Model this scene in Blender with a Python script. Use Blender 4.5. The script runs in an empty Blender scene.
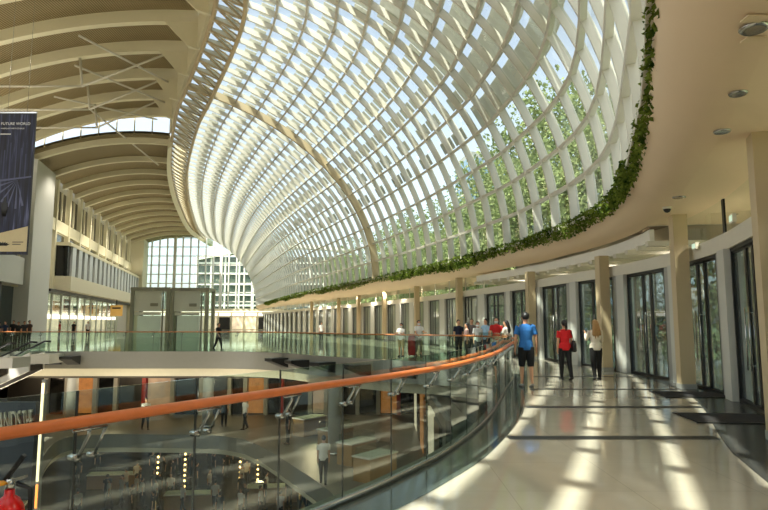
import bpy, bmesh, math, random
from mathutils import Vector, Matrix
random.seed(11)
PI = math.pi
SC = bpy.context.scene
COL = SC.collection
V3 = Vector

# ------------------------------------------------------------------ camera
EYE = 1.62; FPX = 600.0; PITCH = math.atan(67/600)
cam_d = bpy.data.cameras.new('camera'); cam = bpy.data.objects.new('camera', cam_d); COL.objects.link(cam)
cam.location = (0, 0, EYE); cam.rotation_euler = (PI/2 + PITCH, 0, 0)
cam_d.sensor_width = 36; cam_d.lens = FPX/768*36; cam_d.clip_end = 3000; cam_d.clip_start = .05
SC.camera = cam
_c, _s = math.cos(PITCH), math.sin(PITCH)
def ray(px, py):
    a = (px-384)/FPX; b = (255-py)/FPX
    return V3((a, _c - b*_s, _s + b*_c))
def at_y(px, py, Y):
    d = ray(px, py); k = Y/d.y; return V3((d.x*k, Y, EYE + d.z*k))
def at_z(px, py, z):
    d = ray(px, py); k = (z-EYE)/d.z; return V3((d.x*k, d.y*k, z))

# ------------------------------------------------------------------ materials
def lin(c):
    return tuple((x/12.92 if x <= .04045 else ((x+.055)/1.055)**2.4) for x in c)
MATS = {}
def mat(name, rgb, rough=.6, metal=0., var=.06, scale=6., emit=0., bump=0., srgb=True, spec=.5):
    if name in MATS: return MATS[name]
    m = bpy.data.materials.new(name); m.use_nodes = True; nt = m.node_tree
    p = nt.nodes['Principled BSDF']
    c = lin(rgb) if srgb else rgb
    p.inputs['Roughness'].default_value = rough; p.inputs['Metallic'].default_value = metal
    p.inputs['Specular IOR Level'].default_value = spec
    tc = nt.nodes.new('ShaderNodeTexCoord'); nz = nt.nodes.new('ShaderNodeTexNoise'); nz.inputs['Scale'].default_value = scale
    nz.inputs['Detail'].default_value = 3
    nt.links.new(tc.outputs['Object'], nz.inputs['Vector'])
    mx = nt.nodes.new('ShaderNodeMix'); mx.data_type = 'RGBA'
    mx.inputs[6].default_value = (*[x*(1-var) for x in c], 1); mx.inputs[7].default_value = (*[min(1, x*(1+var)) for x in c], 1)
    nt.links.new(nz.outputs['Fac'], mx.inputs[0]); nt.links.new(mx.outputs[2], p.inputs['Base Color'])
    if emit:
        nt.links.new(mx.outputs[2], p.inputs['Emission Color']); p.inputs['Emission Strength'].default_value = emit
    if bump:
        b = nt.nodes.new('ShaderNodeBump'); b.inputs['Strength'].default_value = bump; b.inputs['Distance'].default_value = .02
        nt.links.new(nz.outputs['Fac'], b.inputs['Height']); nt.links.new(b.outputs['Normal'], p.inputs['Normal'])
    MATS[name] = m; return m
def glass(name, tint, ior=1.45, rough=.0, gloss=1.0, haze=0.):
    """thin pane: straight-through transmission + Fresnel reflection (+ a pale haze standing in for reflected light)"""
    m = bpy.data.materials.new(name); m.use_nodes = True; nt = m.node_tree; nt.nodes.clear()
    out = nt.nodes.new('ShaderNodeOutputMaterial'); mix = nt.nodes.new('ShaderNodeMixShader')
    tr = nt.nodes.new('ShaderNodeBsdfTransparent'); tr.inputs['Color'].default_value = (*tint, 1)
    gl = nt.nodes.new('ShaderNodeBsdfGlossy'); gl.inputs['Roughness'].default_value = rough
    gl.inputs['Color'].default_value = (gloss, gloss, gloss, 1)
    fr = nt.nodes.new('ShaderNodeFresnel'); fr.inputs['IOR'].default_value = ior
    geo = nt.nodes.new('ShaderNodeNewGeometry')   # flip the normal on the back side so both faces behave alike
    mp = nt.nodes.new('ShaderNodeMath'); mp.operation = 'MULTIPLY_ADD'
    mp.inputs[1].default_value = (1/ior - ior); mp.inputs[2].default_value = ior
    nt.links.new(geo.outputs['Backfacing'], mp.inputs[0]); 
    # Fresnel node already inverts on backfacing, so feed 1/ior there
    iv = nt.nodes.new('ShaderNodeMath'); iv.operation = 'ADD'; iv.inputs[1].default_value = 0
    nt.links.new(mp.outputs[0], iv.inputs[0]); nt.links.new(iv.outputs[0], fr.inputs['IOR'])
    first = tr
    if haze:
        df = nt.nodes.new('ShaderNodeBsdfTranslucent'); df.inputs['Color'].default_value = (.9, .9, .86, 1)
        d2 = nt.nodes.new('ShaderNodeBsdfDiffuse'); d2.inputs['Color'].default_value = (.8, .8, .76, 1)
        a = nt.nodes.new('ShaderNodeMixShader'); a.inputs[0].default_value = .4
        nt.links.new(df.outputs[0], a.inputs[1]); nt.links.new(d2.outputs[0], a.inputs[2])
        h = nt.nodes.new('ShaderNodeMixShader'); h.inputs[0].default_value = haze
        nt.links.new(tr.outputs[0], h.inputs[1]); nt.links.new(a.outputs[0], h.inputs[2]); first = h
    nt.links.new(fr.outputs[0], mix.inputs[0]); nt.links.new(first.outputs[0], mix.inputs[1]); nt.links.new(gl.outputs[0], mix.inputs[2])
    nt.links.new(mix.outputs[0], out.inputs['Surface'])
    MATS[name] = m; return m
def translucent(name, rgb, fac=.5):
    m = bpy.data.materials.new(name); m.use_nodes = True; nt = m.node_tree; nt.nodes.clear()
    out = nt.nodes.new('ShaderNodeOutputMaterial'); mix = nt.nodes.new('ShaderNodeMixShader'); mix.inputs[0].default_value = fac
    a = nt.nodes.new('ShaderNodeBsdfDiffuse'); b = nt.nodes.new('ShaderNodeBsdfTranslucent')
    for n in (a, b): n.inputs['Color'].default_value = (*lin(rgb), 1)
    nt.links.new(a.outputs[0], mix.inputs[1]); nt.links.new(b.outputs[0], mix.inputs[2]); nt.links.new(mix.outputs[0], out.inputs['Surface'])
    MATS[name] = m; return m
def leafmat(name, rgb, rgb2, fac=.35):
    m = translucent(name, rgb, fac); nt = m.node_tree
    tc = nt.nodes.new('ShaderNodeTexCoord'); nz = nt.nodes.new('ShaderNodeTexNoise'); nz.inputs['Scale'].default_value = 3.0
    mx = nt.nodes.new('ShaderNodeMix'); mx.data_type = 'RGBA'
    mx.inputs[6].default_value = (*lin(rgb), 1); mx.inputs[7].default_value = (*lin(rgb2), 1)
    cr = nt.nodes.new('ShaderNodeMath'); cr.operation = 'MULTIPLY_ADD'; cr.inputs[1].default_value = 3; cr.inputs[2].default_value = -1; cr.use_clamp = True
    nt.links.new(tc.outputs['Object'], nz.inputs['Vector']); nt.links.new(nz.outputs['Fac'], cr.inputs[0]); nt.links.new(cr.outputs[0], mx.inputs[0])
    for n in nt.nodes:
        if n.type in ('BSDF_DIFFUSE', 'BSDF_TRANSLUCENT'): nt.links.new(mx.outputs[2], n.inputs['Color'])
    return m

M_floor = mat('polished_stone', (.72, .68, .60), .06, var=.12, scale=.9)
def floor_tiles(m, cols, mortar, w, h):
    nt = m.node_tree; p = nt.nodes['Principled BSDF']
    tc = nt.nodes.new('ShaderNodeTexCoord'); br = nt.nodes.new('ShaderNodeTexBrick')
    br.offset = 0; br.inputs['Scale'].default_value = 1; br.inputs['Brick Width'].default_value = w; br.inputs['Row Height'].default_value = h
    br.inputs['Mortar Size'].default_value = .004; br.inputs['Color1'].default_value = (*lin(cols[0]), 1); br.inputs['Color2'].default_value = (*lin(cols[1]), 1)
    br.inputs['Mortar'].default_value = (*lin(mortar), 1)
    nz = nt.nodes.new('ShaderNodeTexNoise'); nz.inputs['Scale'].default_value = 2.2; nz.inputs['Detail'].default_value = 6
    mx = nt.nodes.new('ShaderNodeMix'); mx.data_type = 'RGBA'; mx.blend_type = 'MULTIPLY'; mx.inputs[0].default_value = .22
    nt.links.new(tc.outputs['Object'], br.inputs['Vector']); nt.links.new(tc.outputs['Object'], nz.inputs['Vector'])
    nt.links.new(br.outputs['Color'], mx.inputs[6]); nt.links.new(nz.outputs['Fac'], mx.inputs[7])
    nt.links.new(mx.outputs[2], p.inputs['Base Color'])
    b = nt.nodes.new('ShaderNodeBump'); b.inputs['Strength'].default_value = .05; b.inputs['Distance'].default_value = .004
    n2 = nt.nodes.new('ShaderNodeTexNoise'); n2.inputs['Scale'].default_value = 1.3
    nt.links.new(tc.outputs['Object'], n2.inputs['Vector'])
    nt.links.new(n2.outputs['Fac'], b.inputs['Height']); nt.links.new(b.outputs['Normal'], p.inputs['Normal'])
M_floor.node_tree.nodes['Principled BSDF'].inputs['Specular IOR Level'].default_value = .85
floor_tiles(M_floor, ((.76, .725, .65), (.75, .715, .64)), (.67, .635, .57), 1.2, 1.2)
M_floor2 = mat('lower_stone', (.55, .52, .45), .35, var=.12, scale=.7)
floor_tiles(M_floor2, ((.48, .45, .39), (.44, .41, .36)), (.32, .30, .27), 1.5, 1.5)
M_strip = mat('dark_green_granite', (.30, .33, .30), .10, var=.15, scale=20)
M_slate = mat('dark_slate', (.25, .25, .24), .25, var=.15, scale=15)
M_joint = mat('dark_joint', (.16, .16, .15), .4)
M_mat = mat('entrance_matting', (.13, .12, .12), .9, var=.2, scale=60, bump=.3)
M_ceil = mat('peach_plaster', (.90, .81, .68), .85, var=.02, scale=2)
M_beam = mat('cream_steel', (.85, .82, .69), .6, var=.03)
M_deck = mat('roof_slat', (.56, .49, .34), .7)
def slats(m, c1, c2, scale, axis='X'):
    nt = m.node_tree; p = nt.nodes['Principled BSDF']
    tc = nt.nodes.new('ShaderNodeTexCoord'); w = nt.nodes.new('ShaderNodeTexWave'); w.bands_direction = axis; w.inputs['Scale'].default_value = scale
    mx = nt.nodes.new('ShaderNodeMix'); mx.data_type = 'RGBA'; mx.inputs[6].default_value = (*lin(c1), 1); mx.inputs[7].default_value = (*lin(c2), 1)
    nt.links.new(tc.outputs['Object'], w.inputs['Vector']); nt.links.new(w.outputs['Fac'], mx.inputs[0]); nt.links.new(mx.outputs[2], p.inputs['Base Color'])
    b = nt.nodes.new('ShaderNodeBump'); b.inputs['Strength'].default_value = .8; b.inputs['Distance'].default_value = .06
    nt.links.new(w.outputs['Fac'], b.inputs['Height']); nt.links.new(b.outputs['Normal'], p.inputs['Normal'])
slats(M_deck, (.38, .32, .19), (.66, .59, .42), 1.9)
M_white = mat('white_steel', (.90, .89, .84), .45, var=.02)
M_shell = mat('shell_steel', (.82, .80, .74), .5, var=.02)
M_offw = mat('off_white_paint', (.82, .80, .73), .6, var=.03)
M_grey = mat('grey_panel', (.60, .60, .57), .5, var=.04)
M_pier = mat('pale_pier', (.74, .74, .70), .5, var=.03)
M_colm = mat('beige_column', (.74, .67, .53), .55, var=.03)
M_fascia = mat('fascia_metal', (.55, .54, .49), .35, metal=.3, var=.05)
M_soff = mat('soffit_cream', (.80, .77, .66), .6)
M_black = mat('black_frame', (.06, .06, .06), .4)
M_steel = mat('brushed_steel', (.72, .72, .70), .25, metal=1., var=.05, scale=30)
M_lift = mat('lift_metal', (.56, .56, .48), .4, metal=.2)
M_liftp = mat('lift_panel', (.80, .81, .74), .3, var=.05)
M_wood = mat('red_timber', (.86, .46, .22), .28, var=.15, scale=9)
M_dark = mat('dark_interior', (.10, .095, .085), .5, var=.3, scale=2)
M_dglass = mat('dark_glazing', (.045, .05, .05), .08, var=.1)
M_warm = mat('warm_lamp', (1, .78, .45), .5, emit=6, var=0)
M_cool = mat('shop_light', (1, .96, .9), .5, emit=.9, var=.05, scale=1)
M_shopi = mat('shop_interior', (.85, .78, .66), .5, emit=.5, var=.5, scale=.9)
M_amber = mat('amber_display', (.62, .40, .20), .5, emit=.45, var=.5, scale=3)
M_redp = mat('red_poster', (.6, .12, .08), .5, var=.2)
M_soil = mat('planter_soil', (.10, .13, .07), .9)
M_bark = mat('bark', (.36, .30, .22), .9, var=.25, scale=12, bump=.4)
M_ground = mat('lawn', (.36, .42, .25), .9, var=.3, scale=.4)
M_tower = mat('tower_glass', (.45, .55, .65), .25, var=.1, scale=.1)
M_leaf = leafmat('ivy_leaf', (.17, .26, .09), (.50, .56, .24), .3)
M_tree = leafmat('tree_leaf', (.37, .44, .27), (.62, .66, .45), .4)
M_tree2 = leafmat('palm_leaf', (.36, .46, .26), (.62, .68, .42), .4)
M_louv = translucent('sunshade_fabric', (.86, .85, .81), .52)
G_roof = glass('roof_glass', (.72, .79, .76), 1.4)
G_clear = glass('clear_glass', (.86, .93, .90), 1.42)
G_bal = glass('balustrade_glass', (.82, .89, .86), 1.62)
G_green = glass('green_glass', (.76, .87, .81), 1.42)
G_door = glass('door_glass', (.46, .54, .54), 1.5, haze=.07)
G_pale = glass('pale_reflection_glass', (.62, .68, .66), 1.5, haze=.30)  # bright reflections of the hall painted in as pale haze
G_end = glass('end_glass', (.85, .90, .88), 1.4)

# ------------------------------------------------------------------ mesh builder
class MB:
    def __init__(s): s.v = []; s.f = []; s.sm = []; s.mi = []
    def add(s, vs, fs, smooth=False, m=0):
        o = len(s.v); s.v += [tuple(v) for v in vs]
        for f in fs: s.f.append(tuple(i+o for i in f)); s.sm.append(smooth); s.mi.append(m)
        return s
    def box(s, lo, hi, m=0, rz=0, piv=None):
        x0, y0, z0 = lo; x1, y1, z1 = hi
        vs = [V3(p) for p in ((x0,y0,z0),(x1,y0,z0),(x1,y1,z0),(x0,y1,z0),(x0,y0,z1),(x1,y0,z1),(x1,y1,z1),(x0,y1,z1))]
        if rz:
            c = V3(piv) if piv else V3(((x0+x1)/2, (y0+y1)/2, 0)); R = Matrix.Rotation(rz, 3, 'Z')
            vs = [c + R @ (v-c) for v in vs]
        return s.add(vs, [(0,3,2,1),(4,5,6,7),(0,1,5,4),(1,2,6,5),(2,3,7,6),(3,0,4,7)], m=m)
    def hexa(s, a, b, m=0):
        """two quads (4 points each, same order) joined to a solid"""
        return s.add(list(a)+list(b), [(3,2,1,0),(4,5,6,7),(0,1,5,4),(1,2,6,5),(2,3,7,6),(3,0,4,7)], m=m)
    def bar(s, p0, p1, w, h, up=(0,0,1), m=0):
        p0 = V3(p0); p1 = V3(p1); t = (p1-p0).normalized(); up = V3(up)
        if abs(t.dot(up)) > .99: up = V3((0,1,0))
        r = t.cross(up).normalized()*w/2; u = r.normalized().cross(t)*h/2
        return s.hexa([p0-r-u, p0+r-u, p0+r+u, p0-r+u], [p1-r-u, p1+r-u, p1+r+u, p1-r+u], m)
    def strip(s, rows, closed=False, smooth=False, m=0, cap=False):
        """rows of equal length -> quads; closed joins last to first across a row"""
        n = len(rows[0]); vs = [p for r in rows for p in r]; fs = []
        for i in range(len(rows)-1):
            for j in range(n if closed else n-1):
                k = (j+1) % n
                fs.append((i*n+j, i*n+k, (i+1)*n+k, (i+1)*n+j))
        if cap and closed:
            fs.append(tuple(range(n-1, -1, -1))); b = (len(rows)-1)*n; fs.append(tuple(b+j for j in range(n)))
        return s.add(vs, fs, smooth, m)
    def tube(s, pts, r, n=8, m=0, flat=1.0):
        pts = [V3(p) for p in pts]; rows = []
        for i, p in enumerate(pts):
            t = (pts[min(i+1, len(pts)-1)] - pts[max(i-1, 0)]).normalized()
            up = V3((0,0,1)) if abs(t.z) < .95 else V3((0,1,0))
            a = t.cross(up).normalized(); b = a.cross(t)
            rr = r[i] if isinstance(r, (list, tuple)) else r
            rows.append([p + a*math.cos(2*PI*k/n)*rr + b*math.sin(2*PI*k/n)*rr*flat for k in range(n)])
        return s.strip(rows, True, True, m, True)
    def lathe(s, prof, c=(0,0,0), n=20, m=0):
        rows = [[V3((c[0]+r*math.cos(2*PI*k/n), c[1]+r*math.sin(2*PI*k/n), c[2]+z)) for k in range(n)] for r, z in prof]
        return s.strip(rows, True, True, m, True)
    def loft(s, rings, n=14, m=0):
        """rings: (centre, ru, rv); ru along the lateral x axis, rv across"""
        rows = []; P = [V3(r[0]) for r in rings]
        for i, (c, ru, rv) in enumerate(rings):
            t = P[min(i+1, len(P)-1)] - P[max(i-1, 0)]; t.normalize()
            X = V3((1,0,0)) if abs(t.x) < .9 else V3((0,0,1))
            u = (X - t*t.dot(X)).normalized(); w = t.cross(u)
            rows.append([P[i] + u*math.cos(2*PI*k/n)*ru + w*math.sin(2*PI*k/n)*rv for k in range(n)])
        return s.strip(rows, True, True, m, True)
    def ell(s, c, r, n=14, k=9, m=0):
        c = V3(c); rows = [[c + V3((r[0]*math.sin(PI*(i+.02)/(k+.04))*math.cos(2*PI*j/n), r[1]*math.sin(PI*(i+.02)/(k+.04))*math.sin(2*PI*j/n), -r[2]*math.cos(PI*(i+.02)/(k+.04)))) for j in range(n)] for i in range(k+1)]
        return s.strip(rows, True, True, m, True)
    def build(s, name, mats, parent=None):
        me = bpy.data.meshes.new(name); me.from_pydata(s.v, [], s.f)
        for mm in (mats if isinstance(mats, (list, tuple)) else [mats]): me.materials.append(mm)
        me.polygons.foreach_set('use_smooth', s.sm); me.polygons.foreach_set('material_index', s.mi); me.update()
        bm = bmesh.new(); bm.from_mesh(me); bmesh.ops.recalc_face_normals(bm, faces=bm.faces); bm.to_mesh(me); bm.free()
        o = bpy.data.objects.new(name, me); COL.objects.link(o)
        if parent: o.parent = parent
        return o
def tag(o, label=None, cat=None, group=None, kind=None):
    for k, v in (('label', label), ('category', cat), ('group', group), ('kind', kind)):
        if v: o[k] = v
    return o
def empty(name, loc=(0,0,0), rz=0, label=None, cat=None, group=None, kind=None):
    o = bpy.data.objects.new(name, None); COL.objects.link(o); o.location = loc; o.rotation_euler = (0, 0, rz); o.empty_display_size = .2
    return tag(o, label, cat, group, kind)
def copy_tree(o, parent=None):
    c = o.copy(); COL.objects.link(c)
    if parent: c.parent = parent
    for ch in list(o.children): copy_tree(ch, c)
    return c
def text_mesh(name, body, size, m, parent, mw, align='LEFT', depth=.01):
    cu = bpy.data.curves.new(name, 'FONT'); cu.body = body; cu.size = size; cu.align_x = align; cu.extrude = depth
    t = bpy.data.objects.new(name, cu); COL.objects.link(t)
    dg = bpy.context.evaluated_depsgraph_get(); me = bpy.data.meshes.new_from_object(t.evaluated_get(dg))
    bpy.data.objects.remove(t); me.materials.clear(); me.materials.append(m)
    o = bpy.data.objects.new(name, me); COL.objects.link(o); o.parent = parent; o.matrix_local = mw; return o

# ------------------------------------------------------------------ curves
def catmull(P, per=16):
    P = [V3(p) for p in P]; Q = [P[0]*2-P[1]] + P + [P[-1]*2-P[-2]]; out = []
    for i in range(1, len(Q)-2):
        for k in range(per):
            t = k/per; a, b, c, d = Q[i-1:i+3]
            out.append(.5*((2*b) + (c-a)*t + (2*a-5*b+4*c-d)*t*t + (3*b-a-3*c+d)*t**3))
    out.append(P[-1]); return out
def resample(P, step):
    L = [0]
    for a, b in zip(P, P[1:]): L.append(L[-1] + (b-a).length)
    n = max(2, round(L[-1]/step)); out = []; j = 0
    for i in range(n+1):
        d = L[-1]*i/n
        while j < len(P)-2 and L[j+1] < d: j += 1
        f = (d-L[j])/max(1e-9, L[j+1]-L[j]); out.append(P[j].lerp(P[j+1], min(1, max(0, f))))
    return out
def tang(P, i):
    return (P[min(i+1, len(P)-1)] - P[max(i-1, 0)]).normalized()
def offset(P, d, z=None):
    """to the right of travel"""
    out = []
    for i, p in enumerate(P):
        t = tang(P, i); q = p + V3((t.y, -t.x, 0)).normalized()*d
        if z is not None: q.z = z
        out.append(q)
    return out
def poly_slab(name, outer, holes, z0, z1, m):
    cu = bpy.data.curves.new(name, 'CURVE'); cu.dimensions = '2D'; cu.fill_mode = 'BOTH'; cu.extrude = (z1-z0)/2
    for P in [outer]+holes:
        sp = cu.splines.new('POLY'); sp.points.add(len(P)-1); sp.use_cyclic_u = True
        for q, p in zip(sp.points, P): q.co = (p[0], p[1], 0, 1)
    t = bpy.data.objects.new(name, cu); COL.objects.link(t)
    dg = bpy.context.evaluated_depsgraph_get(); me = bpy.data.meshes.new_from_object(t.evaluated_get(dg)); bpy.data.objects.remove(t)
    me.materials.clear(); me.materials.append(m)
    for v in me.vertices: v.co.z += (z0+z1)/2
    for p in me.polygons: p.use_smooth = False
    o = bpy.data.objects.new(name, me); COL.objects.link(o); return tag(o, kind='structure')

# soffit edge L (gridshell springing), facade F, shell top U, void edge V ------------------------------
ZL, ZS, ZU = 5.1, 4.3, 20.0
L_near = [(-4.5, -12, ZL), (-2.0, -6, ZL), (.6, 0, ZL)]
L_pix = [(669, 0), (663, 60), (653, 112), (626, 189), (594, 216), (545, 236), (500, 250), (400, 274), (300, 294), (266, 303)]
L_pts = L_near + [at_z(px, py, ZL) for px, py in L_pix]
d_ = (L_pts[-1]-L_pts[-2]).normalized(); L_pts.append(L_pts[-1] + d_*18)
Lc = resample(catmull(L_pts), 1.75)
F_pts = [(0.6, -10, 0), (2.9, -1, 0), (4.6, 4.4, 0), (5.75, 8, 0), (6.77, 10.8, 0), (7.5, 13.2, 0), (7.95, 16, 0), (7.9, 19.8, 0), (7.3, 24, 0), (6.7, 28.3, 0), (4.9, 37, 0), (2.7, 46, 0), (-.1, 55, 0), (-5, 68, 0), (-11, 84, 0), (-19, 106, 0), (-25, 124, 0)]
Fc = resample(catmull(F_pts), .5)
U_pts = [(-22, -14, ZU), (-19, -4, ZU), (-14.5, 5, ZU), (-12, 12, ZU), (-10, 19, ZU), (-9, 27, ZU)] + \
        [at_z(px, py, ZU) for px, py in ((217, 0), (188, 85), (177, 112), (171, 152), (172, 176), (179, 203), (192, 228), (213, 243))]
Ucv = catmull(U_pts)
# pair each shell rib: foot on L, head on U where the normal of L meets it (then smoothed)
def near_u(p, n):
    best = None
    for q in Ucv:
        d = q-p; s = abs(d.x*n.y - d.y*n.x)
        if d.x*n.x+d.y*n.y > 0 and (best is None or s < best[0]): best = (s, q)
    return best[1]
feet = Lc; heads = []
cumU = resample(Ucv, .5)
idx = []
for i, p in enumerate(feet):
    t = tang(feet, i); n = V3((-t.y, t.x, 0)) + V3((0, .12, 0))
    q = near_u(p, n); idx.append(min(range(len(cumU)), key=lambda k: (cumU[k]-q).length))
for _ in range(60):
    idx = [idx[0]] + [(idx[k-1]+2*idx[k]+idx[k+1])/4 for k in range(1, len(idx)-1)] + [idx[-1]]
for k in range(1, len(idx)): idx[k] = max(idx[k], idx[k-1]+.8)
for a in idx:
    a = min(a, len(cumU)-1.001); j = int(a); heads.append(cumU[j].lerp(cumU[j+1], a-j))
PHM = math.radians(72); ROWS = 14
def shell(i, t):
    """point on rib i (float) at t in 0..1"""
    i = max(0, min(len(feet)-1.0001, i)); j = int(i); f = i-j
    a = feet[j].lerp(feet[j+1], f); b = heads[j].lerp(heads[j+1], f); ph = t*PHM
    h = (1-math.cos(ph))/(1-math.cos(PHM)); v = math.sin(ph)/math.sin(PHM)
    return V3((a.x+(b.x-a.x)*h, a.y+(b.y-a.y)*h, a.z+(b.z-a.z)*v))
def frame(i, t):
    e = .02; p = shell(i, t)
    tt = (shell(i, min(1, t+e))-shell(i, max(0, t-e))).normalized()
    ts = (shell(i+.2, t)-shell(max(0, i-.2), t)).normalized()
    n = ts.cross(tt).normalized()
    if n.dot(V3((.5, 0, .8))) < 0: n = -n
    return p, tt, ts, n
NR = len(feet)
big = min(range(NR), key=lambda k: (feet[k]-V3((-.5, 48, ZL))).length)

# ------------------------------------------------------------------ gridshell
roofw = empty('window_1', (0,0,0), 0, 'curved gridshell glass roof of white ribs over the void', 'glass roof', None, 'structure')
mb = MB(); rows = [[shell(i, t/ROWS) for t in range(ROWS+1)] for i in range(NR)]
mb.strip(rows); gl = mb.build('glazing', G_roof, roofw)
for i in range(NR):
    mb = MB(); R = []; b = (i == big); dep, th = (.52, .22) if b else (.31, .085)
    if not b: dep = .31 - .10*max(0, min(1, (24-feet[i].y)/10)) - .15*max(0, min(1, (feet[i].y-40)/50))
    for k in range(33):
        p, tt, ts, n = frame(i, k/32); s = n.cross(tt).normalized()*th/2
        o = n*.05
        R.append([p+o-s, p+o+s, p-n*dep+s, p-n*dep-s])
    mb.strip(R, True, False, 0, True); mb.build('rib', M_colm if b else M_shell, roofw)
for r in range(ROWS+1):
    mb = MB(); R = []
    for k in range((NR-1)*2+1):
        p, tt, ts, n = frame(k/2, r/ROWS); s = tt*.06
        R.append([p-n*.05-s, p-n*.05+s, p-n*.24+s, p-n*.24-s])
    mb.strip(R, True, False, 0, True); mb.build('purlin', M_shell, roofw)
# outside sunshades above the upper rows
mb = MB()
for i in range(NR-1):
    for r in range(4, ROWS):
        nearby = feet[i].y < 27; e0 = 0 if nearby else .06
        for a, b in (((.06, .85),) if nearby else ((.16, .60),)):
            if r < 6 and (i*7+r*3) % 5 < 2 and not nearby: continue
            c = []
            for di, tt_ in ((e0, a), (1-e0, a), (1-e0, b), (e0, b)):
                p, t1, t2, n = frame(i+di, (r+tt_)/ROWS); c.append(p + n*.30)
            p, t1, t2, n = frame(i+.5, (r+.5)/ROWS)
            mb.hexa(c, [q+n*.03 for q in c])
lv = mb.build('sunshade', M_louv, roofw); lv['kind'] = 'stuff'
# edge truss under the top edge
def edge2(i): 
    p, tt, ts, n = frame(i, .925); return p - n*.75
def edge1(i):
    p, tt, ts, n = frame(i, 1.0); return p - n*.15
for fn, nm, rr in ((edge1, 'truss_chord', .15), (edge2, 'truss_chord', .13)):
    MB().tube([fn(k/2) for k in range((NR-1)*2+1)], rr, 8).build(nm, M_colm, roofw)
mb = MB()
for i in range(NR-1):
    mb.tube([edge1(i), edge2(i+.5), edge1(i+1)], .07, 6)
    p, tt, ts, n = frame(i+.5, .925); mb.tube([edge2(i+.5), p], .05, 6)
    mb.tube([edge1(i), edge2(i)], .05, 6)
w_ = mb.build('truss_web', M_colm, roofw)

# ------------------------------------------------------------------ soffit, cove, planter
def Lo(d, z, P=Lc): return offset(P, d, z)
prof = [(-.12, 5.12), (-.16, 4.98), (-.10, 4.78), (.06, 4.58), (.30, 4.40), (.55, 4.32), (.80, ZS)]
Ls = resample(Lc, 1.0)
rows = [offset(Ls, d, z) for d, z in prof]
mb = MB(); mb.strip(rows, smooth=True)
rows2 = [offset(Ls, d, z) for d, z in ((-.12, 5.12), (.0, 5.14), (.05, 5.02), (.5, 5.02), (.5, 5.3), (.80, 5.3), (.80, ZS))]
mb.strip(rows2)
cove = mb.build('trim_1', M_ceil); tag(cove, 'rounded peach cove carrying the ivy trough', 'cove', None, 'structure')
mb = MB(); mb.strip([offset(Ls, d, 5.10) for d in (-.03, .4)]); mb.build('planter_soil', M_soil, cove)
# flat soffit: near part wide; behind, a narrow band then a joisted recess above the doors
near_i = [k for k, p in enumerate(Ls) if p.y < 17.2]; far_i = [k for k, p in enumerate(Ls) if p.y >= 33]
mid_i = [k for k, p in enumerate(Ls) if 16.4 <= p.y <= 34]
in_ = offset(Ls, .80, ZS); wide = offset(Ls, 5.6, ZS)
def slab(name, ids, A, B, th, m):
    mb = MB(); R = []
    for k in ids: a, b = A[k], B[k]; u = V3((0, 0, th)); R.append([a, b, b+u, a+u])
    mb.strip(R, True, False, 0, True); return tag(mb.build(name, m), kind='structure')
c1 = slab('ceiling', near_i, in_, wide, .3, M_ceil); tag(c1, 'flat peach ceiling over the walkway', 'ceiling')
slab('ceiling.001', far_i, in_, wide, .3, M_ceil)
in2 = offset(Ls, .80, 4.95)
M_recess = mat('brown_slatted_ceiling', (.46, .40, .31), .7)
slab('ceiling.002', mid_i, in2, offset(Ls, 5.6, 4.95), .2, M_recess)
band = offset(Ls, .82, 3.86)
mb = MB(); R = []
for k in mid_i:
    a = band[k]; t = tang(Ls, k); n = V3((t.y, -t.x, 0))*.12; R.append([a, a+n, a+n+V3((0,0,.34)), a+V3((0,0,.34))])
mb.strip(R, True, False, 0, True); fb = tag(mb.build('trim_2', M_white), 'white fascia band along the recess edge', 'fascia', None, 'structure')
for k in mid_i[::1]:
    t = tang(Ls, k); n = V3((t.y, -t.x, 0)); a = band[k]+n*-.10; b = band[k]+n*3.6
    MB().bar(a+V3((0,0,-.07)), b+V3((0,0,-.07)), .26, .14).build('joist', M_offw, fb)
# end face of the near soffit
k = near_i[-1]; MB().bar(in_[k]+V3((0,0,.45)), wide[k]+V3((0,0,.45)), .15, .9).build('trim_3', M_white)['kind'] = 'structure'
# roof above the arcade keeps direct sky off the ceiling
rows = [offset(Ls, d, z) for d, z in ((.5, 5.32), (5.7, 5.32))]
MB().strip(rows).build('ceiling.003', M_grey)['kind'] = 'structure'

# ivy ---------------------------------------------------------------------
mb = MB(); Lf = resample(catmull(L_pts), .05)
def leaf(mb, p, s, d):
    d = d.normalized(); a = V3((random.uniform(-1,1), random.uniform(-1,1), random.uniform(-1,1))); a = (a - d*a.dot(d)).normalized(); b = d.cross(a)*random.uniform(-.3, .3)
    mb.add([p, p+d*s*.45+a*s*.38+b*s, p+d*s, p+d*s*.45-a*s*.38+b*s], [(0,1,2,3)])
for k in range(0, len(Lf)-1):
    p = Lf[k]
    if p.y < -3 or p.y > 112: continue
    t = tang(Lf, k); n = V3((-t.y, t.x, 0))
    cl = .5 + .5*math.sin(k*.021)*math.sin(k*.0077+1) + random.uniform(-.25, .25)
    cnt = 13 if p.y < 24 else (9 if p.y < 45 else 5)
    for _ in range(int(cnt*(.75+.8*cl))):
        drop = random.random()**1.2*(.36+.34*max(0, cl))
        if p.y < 13: drop *= .8
        q = p + n*(random.uniform(.12, .34) if p.y > 13 else random.uniform(.04, .20)) + V3((0, 0, .16 - drop))
        leaf(mb, q, random.uniform(.07, .13)*(1 if p.y < 24 else 1.35), V3((random.uniform(-1,1), random.uniform(-1,1), random.uniform(-1.2,.4))))
tag(mb.build('trailing_ivy', M_leaf), 'green ivy trailing over the planter ledge below the glass roof', 'ivy', None, 'stuff')

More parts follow.
